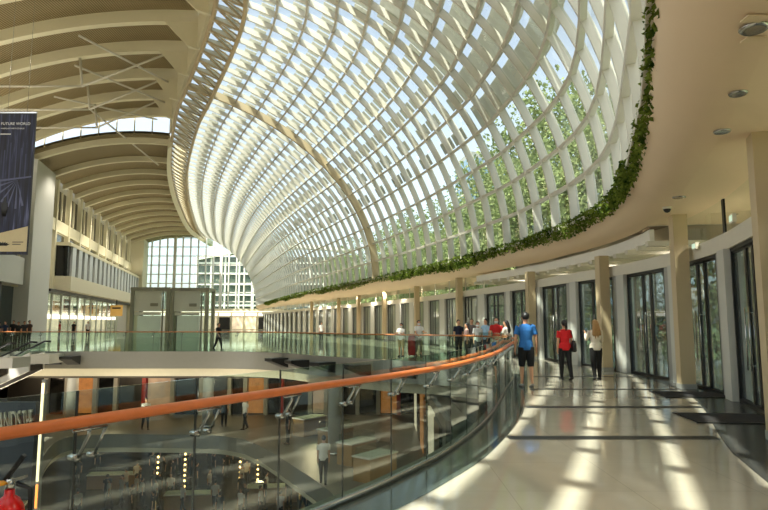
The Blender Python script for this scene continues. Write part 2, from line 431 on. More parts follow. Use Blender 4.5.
# ------------------------------------------------------------------ floors
Vn_pix = [(320, 510), (357, 495), (394, 478), (447, 450), (486, 417), (503, 390)]
V_near = [V3((-7.5, -7, 0)), V3((-4.6, -2.0, 0)), V3((-2.95, 1.3, 0)), V3((-1.95, 3.1, 0)), V3((-1.3, 4.2, 0))] + [at_z(px, py, 0) for px, py in Vn_pix] + \
         [V3((3.6, 17.4, 0)), V3((4.05, 20.0, 0)), V3((3.75, 22.0, 0)), V3((2.6, 23.6, 0)), V3((-.1, 25.4, 0)), V3((-3.0, 28.2, 0)), V3((-5.4, 31.0, 0)), V3((-8.2, 32.3, 0)), V3((-13, 32.4, 0)), V3((-26, 32.4, 0))]
Vc = resample(catmull(V_near), .25)
hole = Vc + [V3((-26.6, 31.8, 0)), V3((-26.8, 20, 0)), V3((-22, -7, 0))]
F_out = offset(resample(catmull(F_pts), 3), 7.0, 0)
outer = [V3((-72, 136, 0)), V3((-72, 30, 0)), V3((-40, -14, 0)), V3((6, -14, 0))] + F_out[1:] + [V3((-18, 136, 0))]
fl = poly_slab('floor', outer, [hole], -.55, 0, M_floor); tag(fl, 'polished beige stone walkway floor', 'floor')
# edge fascia and soffit drop along the void
mb = MB(); R = []
cl_ = hole
ctr = V3((-9, 15, 0))
for i in range(len(Vc)):
    t = tang(Vc, i); n = V3((-t.y, t.x, 0))  # into the void
    p = Vc[i]
    R.append([p+n*.03+V3((0,0,.06)), p+n*.06+V3((0,0,-.84)), p-n*.5+V3((0,0,-.86)), p-n*.02+V3((0,0,-.0))])
mb.strip(R, True, False, 0, True); fa = tag(mb.build('trim_4', M_fascia), 'grey metal slab edge around the void', 'slab edge', None, 'structure')
mb = MB(); R = []
for i in range(len(Vc)):
    t = tang(Vc, i); n = V3((-t.y, t.x, 0)); p = Vc[i]
    R.append([p-n*.30+V3((0,0,-.84)), p-n*.36+V3((0,0,-1.27)), p-n*4+V3((0,0,-1.3)), p-n*4+V3((0,0,-.6))])
mb.strip(R, True, False, 0, True); mb.build('soffit', M_soff, fa)
# dark brackets on the slab edge
for s in (0, 1):
    pts = [V3((-5.0, 30.7, 0)), V3((-3.7, 29.0, 0)), V3((-2.3, 27.5, 0)), V3((-.7, 26.0, 0)), V3((1.0, 24.8, 0))] if s == 0 else [V3((-18.3, 32.4, 0)), V3((-17.4, 32.4, 0)), V3((-16.5, 32.4, 0))]
    for p in pts:
        j = min(range(len(Vc)), key=lambda k: (Vc[k]-p).length); q = Vc[j]; t = tang(Vc, j); n = V3((-t.y, t.x, 0))
        a = q + V3((0,0,-.16)); w = t*.34
        MB().hexa([a-w, a+w, a+w+V3((0,0,-.5)), a-w+V3((0,0,-.5))], [a-w+n*1.0, a+w+n*1.0, a+w+n*1.0+V3((0,0,-.14)), a-w+n*1.0+V3((0,0,-.14))]).build('edge_bracket', M_joint, fa)

# strips in the floor
Vs = [p for p in resample(Vc, .4) if p.y < 20.5 and p.x > -8]
Vs = Vs[:next((k for k, p in enumerate(Vs) if p.y > 19.5), len(Vs))]
def ribbon(name, A, B, m, z=.004):
    mb = MB(); mb.strip([[V3((a.x, a.y, z)), V3((b.x, b.y, z))] for a, b in zip(A, B)])
    o = mb.build(name, m); 
    return tag(o, kind='structure')
ribbon('trim_5', offset(Vs, .03), offset(Vs, .55), M_strip)
Fs = [p for p in Fc]
inner_w = [max(.12, min(1.25, 1.35 - .075*max(0, p.y-6))) for p in Fs]
A = [V3((p.x, p.y, 0)) - V3((tang(Fs, i).y, -tang(Fs, i).x, 0))*inner_w[i] for i, p in enumerate(Fs)]
ribbon('trim_6', A, Fs, M_slate)
def inner_x(Y, P): 
    return min(P, key=lambda p: abs(p.y-Y)).x
for n_, (Y, w) in enumerate(((8.68, .13), (11.75, .13), (14.8, .1), (18.2, .1))):
    x0 = inner_x(Y, [p for p in Vs]) + .6; x1 = inner_x(Y, A) - .02
    mb = MB(); mb.strip([[V3((x0, Y-w, .003)), V3((x1, Y-w, .003))], [V3((x0, Y+w, .003)), V3((x1, Y+w, .003))]])
    mb.build('trim_%d' % (7+n_), M_joint)['kind'] = 'structure'

# lower levels
ZB, ZC = -4.2, -9.2
W_pts = [(-9, -5, 0), (-3, 2, 0), (-.8, 9, 0), (-.3, 14, 0), (-1.2, 19.6, 0), (-3.3, 24.4, 0), (-7, 30.6, 0), (-11, 31.8, 0), (-16, 31.0, 0), (-13.2, 23, 0), (-10.8, 16, 0), (-10, 6, 0)]
Wc = resample(catmull(W_pts+[W_pts[0]]), .6)[:-1]
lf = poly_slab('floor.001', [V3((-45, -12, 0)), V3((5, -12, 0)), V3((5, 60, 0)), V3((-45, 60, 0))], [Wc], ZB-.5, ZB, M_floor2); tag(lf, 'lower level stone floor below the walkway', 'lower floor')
mb = MB(); R = []; Wcl = Wc + [Wc[0]]
for i, p in enumerate(Wcl):
    t = (Wc[(i+1) % len(Wc)] - Wc[(i-1) % len(Wc)]).normalized(); n = V3((-t.y, t.x, 0)); u = lambda z: V3((0, 0, ZB+z))
    R.append([p+n*.05+u(.05), p+n*.08+u(-.62), p-n*.9+u(-.95), p-n*.02+u(0)])
mb.strip(R, True, False, 0, False); le = tag(mb.build('trim_11', M_fascia), 'curved slab edge of the lower level', 'slab edge', None, 'structure')
mb = MB(); mb.strip([[p+V3((0,0,ZB-.62))+((Wc[(i+1) % len(Wc)]-Wc[(i-1) % len(Wc)]).normalized().cross(V3((0,0,1))))*-.10, p+V3((0,0,ZB-.86))+((Wc[(i+1) % len(Wc)]-Wc[(i-1) % len(Wc)]).normalized().cross(V3((0,0,1))))*-.02] for i, p in ((i % len(Wc), Wc[i % len(Wc)]) for i in range(len(Wc)+1))])
mb.build('soffit_lip', M_soff, le)
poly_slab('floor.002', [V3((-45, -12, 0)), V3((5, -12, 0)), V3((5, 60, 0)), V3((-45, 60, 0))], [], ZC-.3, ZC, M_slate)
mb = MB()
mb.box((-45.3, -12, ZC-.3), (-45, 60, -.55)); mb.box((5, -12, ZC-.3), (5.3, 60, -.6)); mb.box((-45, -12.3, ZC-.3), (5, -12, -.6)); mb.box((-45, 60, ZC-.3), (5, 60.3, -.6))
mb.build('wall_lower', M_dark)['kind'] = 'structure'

# ------------------------------------------------------------------ balustrades
def balustrade(path, step, name, label, gl_m, brackets=True, rail_m=M_wood, gh=1.24, cat='balustrade'):
    P = resample(path, step); root = empty(name, P[0], 0, label, cat); inv = Matrix.Translation(-P[0])
    def put(mb, nm, m): 
        mb.v = [tuple(V3(v)-P[0]) for v in mb.v]; return mb.build(nm, m, root)
    for i in range(len(P)-1):
        a, b = P[i], P[i+1]; t = (b-a).normalized(); n = V3((t.y, -t.x, 0))*.008; a = a+t*.008; b = b-t*.008
        put(MB().hexa([a-n+V3((0,0,.02)), b-n+V3((0,0,.02)), b+n+V3((0,0,.02)), a+n+V3((0,0,.02))], [a-n+V3((0,0,gh)), b-n+V3((0,0,gh)), b+n+V3((0,0,gh)), a+n+V3((0,0,gh))]), 'glass_panel', gl_m)
        mbj = MB().bar(P[i]+V3((0,0,.02)), P[i]+V3((0,0,gh)), .008, .014, tang(P, i)); put(mbj, 'panel_joint', M_slate)
    Pf = offset(resample(path, .2), .13, 1.09)
    put(MB().tube(Pf, .045, 12, flat=.72), 'handrail', rail_m)
    put(MB().tube(offset(resample(path, .4), .0, .03), .035, 6), 'base_shoe', M_steel)
    if brackets:
        for i in range(1, len(P)-1):
            t = tang(P, i); n = V3((t.y, -t.x, 0)); p = P[i]+V3((0,0,.06))
            mb = MB(); mb.tube([p+V3((0,0,.82))-n*.03, p+V3((0,0,.82))+n*.04], .022, 10)
            mb.tube([p+V3((0,0,.82))+n*.03+t*-.0, p+V3((0,0,.86))+n*.06, p+V3((0,0,.95))+n*.12, p+V3((0,0,.995))+n*.13], .011, 8)
            mb.tube([p+t*.10+V3((0,0,.985))+n*.13, p-t*.10+V3((0,0,.985))+n*.13], .009, 6)
            mb.tube([p+t*.10+V3((0,0,.82))-n*.02, p+t*.10+V3((0,0,.82))+n*.035], .017, 10)
            mb.tube([p+t*.10+V3((0,0,.82))+n*.03, p+t*.10+V3((0,0,.99))+n*.13], .008, 6)
            put(mb, 'bracket', M_steel)
    return root
isplit = max(range(len(Vc)), key=lambda k: Vc[k].x)
isplit = next(k for k in range(isplit, len(Vc)) if Vc[k].y > 22.4)
balustrade(offset(Vc[:isplit+1], .06, 0), .86, 'glass_balustrade', 'curved glass balustrade with reddish timber handrail along the near walkway', G_bal)
balustrade(offset(Vc[isplit:], .06, 0), 1.5, 'glass_balustrade', 'greenish glass balustrade on the far side of the void', G_green, True, M_wood, 1.12)

# ------------------------------------------------------------------ facade of doors on the right
ZD, ZH = 3.15, 3.5
colY = [9.15, 14.7, 18.9, 28.0, 37, 46, 55, 64, 75, 84]
fw = empty('wall_right', (0,0,0), 0, 'glazed door front along the walkway', 'wall', None, 'structure')
Fz = lambda z, d=0: offset(Fc, d, z)
mb = MB(); R = []
for a, b in zip(Fz(ZD, -.12), Fz(ZD, .15)): R.append([a, b, b+V3((0,0,ZH-ZD)), a+V3((0,0,ZH-ZD))])
mb.strip(R, True, False, 0, True); mb.build('head_beam', M_offw, fw)
for lo, hi in ((-20, 16.9), (33.2, 200)):
    mb = MB(); mb.strip([[a, a+V3((0,0,.8))] for a in Fz(ZH) if lo < a.y < hi]); mb.build('clerestory_glazing', G_clear, fw)
mb = MB(); mb.strip([[a, a+V3((0,0,1.45))] for a in Fz(ZH, 2.2) if 15.5 < a.y < 35]); mb.build('recess_wall', M_offw, fw)
for k in range(0, len(Fc), 6):
    p = Fc[k]; t = tang(Fc, k)
    if 16.9 < p.y < 33.2: continue
    MB().bar(p+V3((0,0,ZH)), p+V3((0,0,ZS)), .04, .14, t).build('clerestory_mullion', M_black if p.y < 17 else M_offw, fw)
# repeating unit along Fc (0.5 m samples): pier .5, sidelight, two door leaves
door_no = 0; k = 5
def pane_quad(a, b, z0, z1, th): 
    t = (b-a).normalized(); n = V3((t.y, -t.x, 0))*th/2
    return [a-n+V3((0,0,z0)), b-n+V3((0,0,z0)), b+n+V3((0,0,z0)), a+n+V3((0,0,z0))], [a-n+V3((0,0,z1)), b-n+V3((0,0,z1)), b+n+V3((0,0,z1)), a+n+V3((0,0,z1))]
def frame_bars(mb, a, b, z0, z1, w=.07, d=.08):
    up = V3((0,0,1)); t = (b-a).normalized()
    for p in (a+t*w/2, b-t*w/2): mb.bar(p+up*z0, p+up*z1, w, d, t.cross(up))
    for z in (z0+w/2, z1-w/2): mb.bar(a+up*z, b+up*z, d, w)
while k+8 < len(Fc):
    p0, pm_, p1, p2, p3, p4 = (Fc[k+q_] for q_ in ((0, 1, 2, 4, 5, 7) if Fc[k].y < 30 else (0, 2, 3, 5, 6, 7)))
    n = V3((tang(Fc, k).y, -tang(Fc, k).x, 0))
    far = Fc[k].y > 40
    MB().hexa(*pane_quad(p0-n*.02, pm_-n*.02, 0, ZD, .34)).build('pier', M_pier, fw)
    MB().hexa(*pane_quad(pm_+n*.08, p1+n*.08, 0, ZD, .30)).build('pier', M_grey, fw)
    door_no += 1
    dr = empty('door_%d' % door_no, p1, 0, None, None, None, 'structure')
    def put(mb, nm, m, par):
        mb.v = [tuple(V3(v)-p1) for v in mb.v]; return mb.build(nm, m, par)
    mb = MB(); frame_bars(mb, p1, p4, 0, ZD, .07, .12); put(mb, 'door_frame', M_black, dr)
    for a, b in ((p1, p2), (p2, p3), (p3, p4)):
        t = (b-a).normalized()
        mb = MB(); mb.hexa(*pane_quad(a+t*.05, b-t*.05, .08, ZD-.08, .012)); g = put(mb, 'door_pane', G_pale if Fc[k].y > 30 else G_door, dr)
        mb = MB(); frame_bars(mb, a+t*.01, b-t*.01, .02, ZD-.05, .06 if Fc[k].y < 30 else .04, .06); g2 = put(mb, 'door_leaf', M_black, dr)
        if not far and a is not p1:
            e = (b-t*.14) if a is p2 else (a+t*.14); nn = n*-.07
            mb = MB(); mb.tube([e+nn+V3((0,0,.7)), e+nn+V3((0,0,1.9))], .016, 8)
            for z in (.8, 1.8): mb.tube([e+V3((0,0,z)), e+nn+V3((0,0,z))], .01, 6)
            put(mb, 'door_handle', M_steel, dr)
    k += 7
# beige columns standing just inside the door line
ordn = ['nearest beige column at the right edge of the walkway', 'tall beige column beside the second door mat', 'beige column right of the blond woman', 'beige column behind the man in blue', 'beige column behind the waiting group', 'beige column just right of the couple in white tops', 'beige column left of the couple in white tops', 'sixth beige column counted back from the couple', 'thin distant beige column under the soffit', 'most distant beige column under the soffit tip']
ordn = ['nearest beige column cut by the right edge of the photo', 'beige column beyond the two dark door mats, reaching the peach ceiling', 'beige column directly right of the blond woman in white blouse', 'beige column directly behind the man in blue shirt', 'beige column behind the waiting group at the balustrade bend', 'beige column behind the couple in white tops', 'first beige column left of the couple in white tops', 'second beige column left of the couple in white tops', 'third beige column left of the couple in white tops', 'farthest beige column under the tapering end of the soffit']
def px_of(p):
    v = p - V3((0, 0, EYE)); d = v.y*_c + v.z*_s; return 384 + FPX*v.x/d
for px, lab in zip((788, 689, 607, 532, 461, 418, 385, 358, 338, 311), ordn):
    cands = []
    for j in range(len(Fc)):
        if Fc[j].y < 8.2: continue
        t = tang(Fc, j); n = V3((t.y, -t.x, 0)); q = Fc[j]-n*.42; cands.append((abs(px_of(q)-px), j))
    j = min(cands)[1]; t = tang(Fc, j); n = V3((t.y, -t.x, 0)); p = Fc[j]-n*.42; Y = p.y
    mb = MB(); w = .17
    a, b = p-t*w-n*.17, p+t*w-n*.17; c, d = p+t*w+n*.17, p-t*w+n*.17
    up = V3((0, 0, ZS if Y < 17 or Y > 33 else 3.85)); mb.hexa([v-p for v in (a, b, c, d)], [v-p+up for v in (a, b, c, d)])
    mb2 = MB(); mb2.hexa([(v-p)*1.06 for v in (a, b, c, d)], [(v-p)*1.06+V3((0,0,.12)) for v in (a, b, c, d)])
    co = empty('column', p, 0, lab, 'column', 'beige columns along the doors'); mb.build('shaft', M_colm, co); mb2.build('base_plate', M_grey, co)

for px, py, lab in ((704, 246, 'small white sign box on the head beam right of the tall column'), (748, 218, 'small white sign box on the head beam near the right edge')):
    best = min(range(len(Fc)), key=lambda q: abs(px_of(Fc[q]+V3((0,0,3.3)))-px) if 8.5 < Fc[q].y < 15.5 else 1e9); p = Fc[best]; t = tang(Fc, best); n = V3((t.y, -t.x, 0)); z = at_y(px, py, p.y).z
    o = empty('sign_box', (p.x-n.x*.2, p.y-n.y*.2, z), 0, lab, 'sign'); MB().bar(t*-.14, t*.14, .07, .17).build('housing', M_offw, o); MB().bar(t*-.11-n*.04, t*.11-n*.04, .01, .11).build('face', mat('pale_green_face', (.75, .85, .76), .4, emit=.5), o)
    MB().bar(t*0+V3((0,0,.08)), n*.1+V3((0,0,.08)), .03, .03).build('mount', M_steel, o)
# door mats
for (px, py, s, lab) in ((728, 419, 1.0, 'dark rectangular door mat nearest the camera by the right doors'), (690, 395, 1.0, 'dark rectangular door mat farther away, before the tall column')):
    c = at_z(px, py, 0); j = min(range(len(Fc)), key=lambda q: (Fc[q]-c).length); ang = 0
    mb = MB(); mb.box((-.68, -.5, .0), (.68, .5, .014)); 
    o = mb.build('door_mat', M_mat); o.location = (c.x, c.y, .006); o.rotation_euler = (0, 0, -.10); tag(o, lab, 'mat', 'dark door mats')
    MB().box((-.71, -.53, 0), (.71, -.50, .017)).build('border', M_joint, o); MB().box((-.71, .50, 0), (.71, .53, .017)).build('border', M_joint, o)

# ceiling fittings
def downlight(px, py, lab, r=.11):
    c = at_z(px, py, ZS); o = empty('downlight', (c.x, c.y, ZS), 0, lab, 'ceiling light', 'downlights in the peach ceiling')
    MB().lathe([(r*.75, -.02), (r, -.025), (r*1.15, -.008), (r*1.15, .0), (r*.75, 0)], n=20).build('trim_ring', M_steel, o)
    MB().lathe([(.001, -.012), (r*.75, -.014), (r*.75, -.002), (.001, -.001)], n=20).build('lens', M_offw, o)
downlight(754, 28, 'round recessed downlight nearest the top right corner')
downlight(738, 93, 'second recessed downlight back from the top right corner', .09)
downlight(722, 131, 'third recessed downlight back from the top right corner', .10)
downlight(679, 197, 'farthest recessed downlight, above the tall column', .12)
for px, py, lab in ((754, 18, 'small square ceiling plate just beyond the nearest downlight'), (753, 39, 'small square ceiling plate just before the nearest downlight')):
    c = at_z(px, py, ZS); o = MB().box((-.09, -.06, -.012), (.09, .06, 0)).build('ceiling_plate', M_ceil); o.location = (c.x, c.y, ZS); tag(o, lab, 'ceiling plate')
c = at_z(667, 207, ZS); o = empty('dome_camera', (c.x, c.y, ZS), 0, 'small black security dome on the peach ceiling', 'security camera')
MB().lathe([(.001, -.14), (.05, -.125), (.08, -.08), (.085, -.05)], n=18).build('dome', M_black, o); MB().lathe([(.10, -.05), (.10, 0), (.001, 0)], n=18).build('mount', M_offw, o)

# ------------------------------------------------------------------ left roof
def fx(Y): return -38 - .256*(Y-67)
def ux(Y): return min(cumU, key=lambda q: abs(q.y-Y)).x
def roofpt(Y, t, zl, zr, bul): 
    x0, x1 = fx(Y), ux(Y)-.25
    return V3((x0+(x1-x0)*t, Y, zl+(zr-zl)*t+bul*4*t*(1-t)))
NEAR = (19.0, 21.9, 1.0); FAR = (17.7, 19.5, .9)
cl = empty('ceiling_left', (0,0,0), 0, 'barrel roof of cream beams and brown slats on the left', 'roof', None, 'structure')
def deck(Y0, Y1, prm, lift):
    mb = MB(); ny = int((Y1-Y0)/2.5)+1; R = []
    for i in range(ny+1):
        Y = Y0+(Y1-Y0)*i/ny; R.append([roofpt(Y, t/16, *prm)+V3((0,0,lift)) for t in range(17)])
    mb.strip(R, smooth=True); mb.strip([[p+V3((0,0,.25)) for p in r] for r in R]); return mb.build('slat_deck', M_deck, cl)
deck(-14, 58.2, NEAR, .85); deck(58.2, 132, FAR, .62)
def beam(Y, prm, dep, th, gus=True):
    mb = MB(); R = []
    for t in range(25):
        p = roofpt(Y, t/24, *prm); R.append([p+V3((0,-th/2,0)), p+V3((0,th/2,0)), p+V3((0,th/2,dep)), p+V3((0,-th/2,dep))])
    mb.strip(R, True, False, 0, True); o = mb.build('roof_beam', M_beam, cl)
    if gus:
        p = roofpt(Y, 1, *prm); q = roofpt(Y, .86, *prm)
        mb = MB(); a = [p+V3((.1,-th*.4,.3)), q+V3((0,-th*.4,.3)), p+V3((-.7,-th*.4,-1.6)), p+V3((.1,-th*.4,-1.9))]
        mb.hexa(a, [v+V3((0,th*.8,0)) for v in a]); mb.build('gusset', M_beam, o)
nearY = [10, 15, 20, 25, 29.7, 34.4, 39.1, 43.6, 48.6, 53.3, 57.9]
for Y in nearY: beam(Y, NEAR, .95, .5, Y < 57)
farY = [59.6] + [66.5+5.7*k for k in range(11)]
for Y in farY: beam(Y, FAR, .6, .4, False)
# clerestory gable in the step between both roofs
mb = MB(); mb.strip([[roofpt(58.6, t/16, *FAR)+V3((0,0,.5)) for t in range(17)], [roofpt(58.6, t/16, *NEAR)+V3((0,0,.1)) for t in range(17)]])
w2 = tag(mb.build('window_2', G_end), kind='structure')
for t in range(0, 17, 2):
    MB().bar(roofpt(58.6, t/16, *FAR)+V3((0,0,.7)), roofpt(58.6, t/16, *NEAR)+V3((0,0,.2)), .1, .1).build('mullion', M_beam, w2)
# edge girder on the roof side of the shell
mb = MB(); R = []
for k in range(0, len(cumU), 3):
    p = cumU[k]
    if p.y > 58: break
    R.append([V3((p.x-.35, p.y, 20.2)), V3((p.x+.05, p.y, 20.2)), V3((p.x+.05, p.y, 22.4)), V3((p.x-.35, p.y, 22.4))])
mb.strip(R, True, False, 0, True); mb.build('edge_girder', M_beam, cl)
mb = MB(); R = []
for k in range(0, len(cumU), 3):
    p = cumU[k]
    if p.y < 58: continue
    R.append([V3((p.x-.4, p.y, 19.0)), V3((p.x+.0, p.y, 19.4)), V3((p.x+.0, p.y, 20.4)), V3((p.x-.4, p.y, 20.4))])
mb.strip(R, True, False, 0, True); mb.build('edge_girder', M_beam, cl)
# bowstring struts and tie rods
for Y in (43.6, 48.6, 53.3):
    c = roofpt(Y, .52, *NEAR); f = c+V3((.3, 0, -2.2))
    MB().tube([c, f], .10, 8).build('strut', M_offw, cl)
    for t in (.03, .93): MB().tube([f, roofpt(Y, t, *NEAR)+V3((0,0,.1))], .085, 8).build('tie_rod', M_offw, cl)
for Y0, Y1, t0, t1 in ((43.6, 53.3, .5, .95), (48.6, 57.9, .35, .9), (39.1, 48.6, .55, .95), (53.3, 66.5, .5, .92)):
    MB().tube([roofpt(Y0, t0, *NEAR)+V3((0,0,-.5)), roofpt(Y1, t1, *(NEAR if Y1 < 58 else FAR))+V3((0,0,-.3))], .085, 8).build('tie_rod', M_offw, cl)

# ------------------------------------------------------------------ left facade
wl = empty('wall_left', (0,0,0), 0, 'long left facade of windows, gallery and shops', 'wall', None, 'structure')
def fp(Y, d=0, z=0):
    nrm = V3((1, .256, 0)).normalized(); return V3((fx(Y), Y, z)) + nrm*d
def fbox(name, Y0, Y1, d0, d1, z0, z1, m, par=None):
    mb = MB(); u = lambda z: z
    mb.hexa([fp(Y0, d0, z0), fp(Y0, d1, z0), fp(Y1, d1, z0), fp(Y1, d0, z0)], [fp(Y0, d0, z1), fp(Y0, d1, z1), fp(Y1, d1, z1), fp(Y1, d0, z1)])
    return mb.build(name, m, par or wl)
fbox('wall_panel', 20, 128, -.6, -.3, 0, 19.5, M_offw)
# upper window row, with bands and pilasters
ys = [64 + 5.7*k for k in range(-1, 11)]
for k, Y in enumerate(ys):
    fbox('pilaster', Y-.32, Y+.32, -.3, .22, 5, 18.4, M_beam)
    w = fbox('upper_pane', Y+.8, Y+4.9, -.3, -.2, 13.9, 17.4, M_dglass); fbox('pane_mullion', Y+2.6, Y+2.9, -.25, -.02, 13.9, 17.4, M_beam, w)
fbox('spandrel', 60, 127, -.3, .15, 12.3, 13.7, M_beam)
for k, Y in enumerate(ys): fbox('upper_pane', Y+.8, Y+4.9, -.3, -.2, 10.9, 12.2, M_dglass)
# projecting gallery
fbox('gallery_spandrel', 70, 124, -.2, 2.0, 5.3, 7.0, M_soff)
fbox('gallery_roof', 70, 124, -.2, 1.8, 10.6, 11.0, M_beam)
gb = fbox('gallery_core', 70.1, 124, -.2, 1.5, 7.0, 10.6, M_dglass)
for k in range(18):
    Y = 70.3 + 3.0*k
    fbox('gallery_pane', Y+.9, Y+2.6, 1.5, 1.75, 7.0, 10.6, mat('silver_blind', (.70, .71, .69), .3, var=.1), gb)
fbox('canopy', 66, 124, -.2, 1.0, 5.0, 5.3, M_black)
# lit shop below
fbox('shop_back', 66, 112, -.28, -.2, 0, 4.9, M_shopi)
for k in range(12): fbox('shop_mullion', 66+4*k, 66.3+4*k, -.1, .12, 0, 5, M_pier)
fbox('shop_sign_band', 68, 110, -.1, .05, 2.0, 2.5, M_cool)
fbox('shop_glazing', 66, 112, .02, .04, 0, 5, G_clear)
for k in range(9):
    Y = 67 + 4.6*k; fbox('display_poster', Y, Y+2.2, -.18, -.05, 2.9, 3.7 + .4*(k % 3), [M_dark, M_amber, M_redp][k % 3])
# big pier and gallery fronts nearer the camera
fbox('corner_pier', 58.2, 64.5, -.3, 1.2, 0, 17.8, M_pier)
fbox('lower_pier_strip', 64.6, 66.0, -.3, .8, 0, 5.1, mat('teal_glass', (.30, .42, .40), .15))
fbox('gallery_window', 34, 58, -.3, .0, 7.8, 12, M_dglass); fbox('parapet', 30, 58, -.2, .7, 5.2, 7.8, M_pier); fbox('shop_window', 30, 58, -.3, -.1, 0, 5.0, mat('teal_dark_glass', (.12, .17, .17), .12))
for k in range(6): fbox('window_post', 34+4*k, 34.3+4*k, -.1, .1, 0, 5.2, M_black)
# hanging shop signs on the left
for Y, z0, z1, d, m, lab, nm in ((100, 2.6, 4.4, 1.9, M_amber, 'small amber hanging sign beside the glass lift frames', 'hanging_sign'), ):
    p = fp(Y, d, 0); o = empty(nm, (p.x, p.y, z0), 0, lab, 'sign'); MB().box((-1.0, -.08, 0), (1.0, .08, 1.8)).build('sign_face', mat('mustard_board', (.75, .58, .30), .5, emit=.25), o)
    MB().box((-.06, -.06, 1.8), (.06, .06, 3.0)).build('hanger', M_black, o); MB().box((-.7, -.1, 1.2), (.7, -.08, 1.45)).build('lettering_bar', M_dark, o)

# ------------------------------------------------------------------ far end glazing
we = empty('window_3', (0,0,0), 0, 'tall white framed glass end wall', 'end wall', None, 'structure')
YE = 131
def ez(x):   # top of end glazing follows the roof, then the shell
    return 19.5
mb = MB(); mb.box((-62, YE, 0), (-20, YE+.03, 21)); mb.build('end_glazing', G_end, we)
x = -56.0
while x < -21:
    big_m = int(round((x+56)/1.7)) % 6 == 0
    MB().box((x-(.28 if big_m else .11), YE-.5, 0), (x+(.28 if big_m else .11), YE-.05, 21)).build('end_mullion', M_white, we); x += 1.7
for z in range(1, 11):
    MB().box((-58, YE-.3, z*2-.09), (-20, YE-.05, z*2+.09)).build('end_transom', M_white, we)
fbox('end_pier', 124, 131.2, -.5, 2.4, 0, 19, M_beam)
# arched white beam and office block beyond
tb = empty('glazed_block', (-45, 170, -6), 0, 'dark gridded glass block seen beyond the far end wall', 'building')
MB().box((-8, 0, 0), (36, 18, 26)).build('core', mat('green_grey_glazing', (.34, .38, .34), .2, var=.2, scale=.3), tb)
for k in range(12): MB().box((-8+4*k-.22, -.5, 0), (-8+4*k+.22, 0, 26)).build('mullion', M_white, tb)
for k in range(9): MB().box((-8, -.4, 3*k), (36, 0, 3*k+.5)).build('floor_band', M_white, tb)
mb = MB(); R = []
for k in range(21):
    f = k/20; xx = -8+44*f; zz = 25+3.4*math.sin(PI*f*.8)
    R.append([V3((xx, -1.2, zz)), V3((xx, 2, zz)), V3((xx, 2, zz+1.1)), V3((xx, -1.2, zz+1.1))])
mb.strip(R, True, False, 0, True); mb.build('arched_roof', M_white, tb)
# lit shop row at the foot of the end wall
er = empty('wall_end_shops', (0,0,0), 0, None, None, None, 'structure')
MB().box((-52, 126.5, 0), (-21, 127, 4.4)).build('shop_front', M_soff, er)
for k in range(11):
    x0 = -51+2.75*k
    MB().box((x0, 126.3, .1), (x0+2.2, 126.5, 2.6)).build('shop_opening', M_shopi if k % 3 else M_dark, er)
    MB().box((x0, 126.25, 2.9), (x0+2.3, 126.5, 3.5)).build('shop_sign', M_cool, er)
for z in (3.75,): MB().box((-52, 126.2, z), (-21, 126.5, z+.12)).build('light_line', M_cool, er)

# ------------------------------------------------------------------ lift frames
def lift(x0, x1, Y, H, lab):
    o = empty('lift_enclosure', ((x0+x1)/2, Y, 0), 0, lab, 'lift', 'steel framed glass lifts'); w = (x1-x0)/2
    for sx in (-w, w):
        for y in (0, 2.4): MB().box((sx-.17, y-.17, 0), (sx+.17, y+.17, H)).build('post', M_lift, o)
    for y in (0, 2.4): MB().box((-w-.2, y-.2, H-.35), (w+.2, y+.2, H)).build('top_beam', M_lift, o)
    for sx in (-w, w): MB().box((sx-.15, 0, H-.35), (sx+.15, 2.4, H)).build('side_beam', M_lift, o)
    MB().box((-w+.17, .05, H*.52), (w-.75, .13, H-.35)).build('upper_panel', M_liftp, o)
    MB().box((-w+.3, -.02, H*.44), (w-.8, .10, H*.50)).build('transom_panel', M_liftp, o)
    MB().box((w-.68, .02, 0), (w-.55, .2, H-.4)).build('guide_rail', M_lift, o)
    MB().box((-w+.2, 2.3, 0), (w-.2, 2.36, H-.3)).build('rear_glass', G_clear, o)
    MB().box((-w+.17, .03, .0), (w-.75, .06, H*.44)).build('door_glass', G_clear, o)
    MB().box((-w+.4, .5, 0), (w-1.0, 2.0, 2.3)).build('car', mat('lift_car', (.72, .70, .62), .4, emit=.25), o)
    MB().box((w-1.1, -.1, H*.62), (w-1.9, .02, H*.68)).build('motor_cover', M_lift, o)
a = at_y(131, 336, 65).x; b = at_y(169, 336, 65).x; c = at_y(206, 336, 65).x
lift(a, b-.22, 65, 5.35, 'left of the two grey steel framed lifts beyond the bridge'); lift(b+.22, c, 65, 5.3, 'right of the two grey steel framed lifts beyond the bridge')

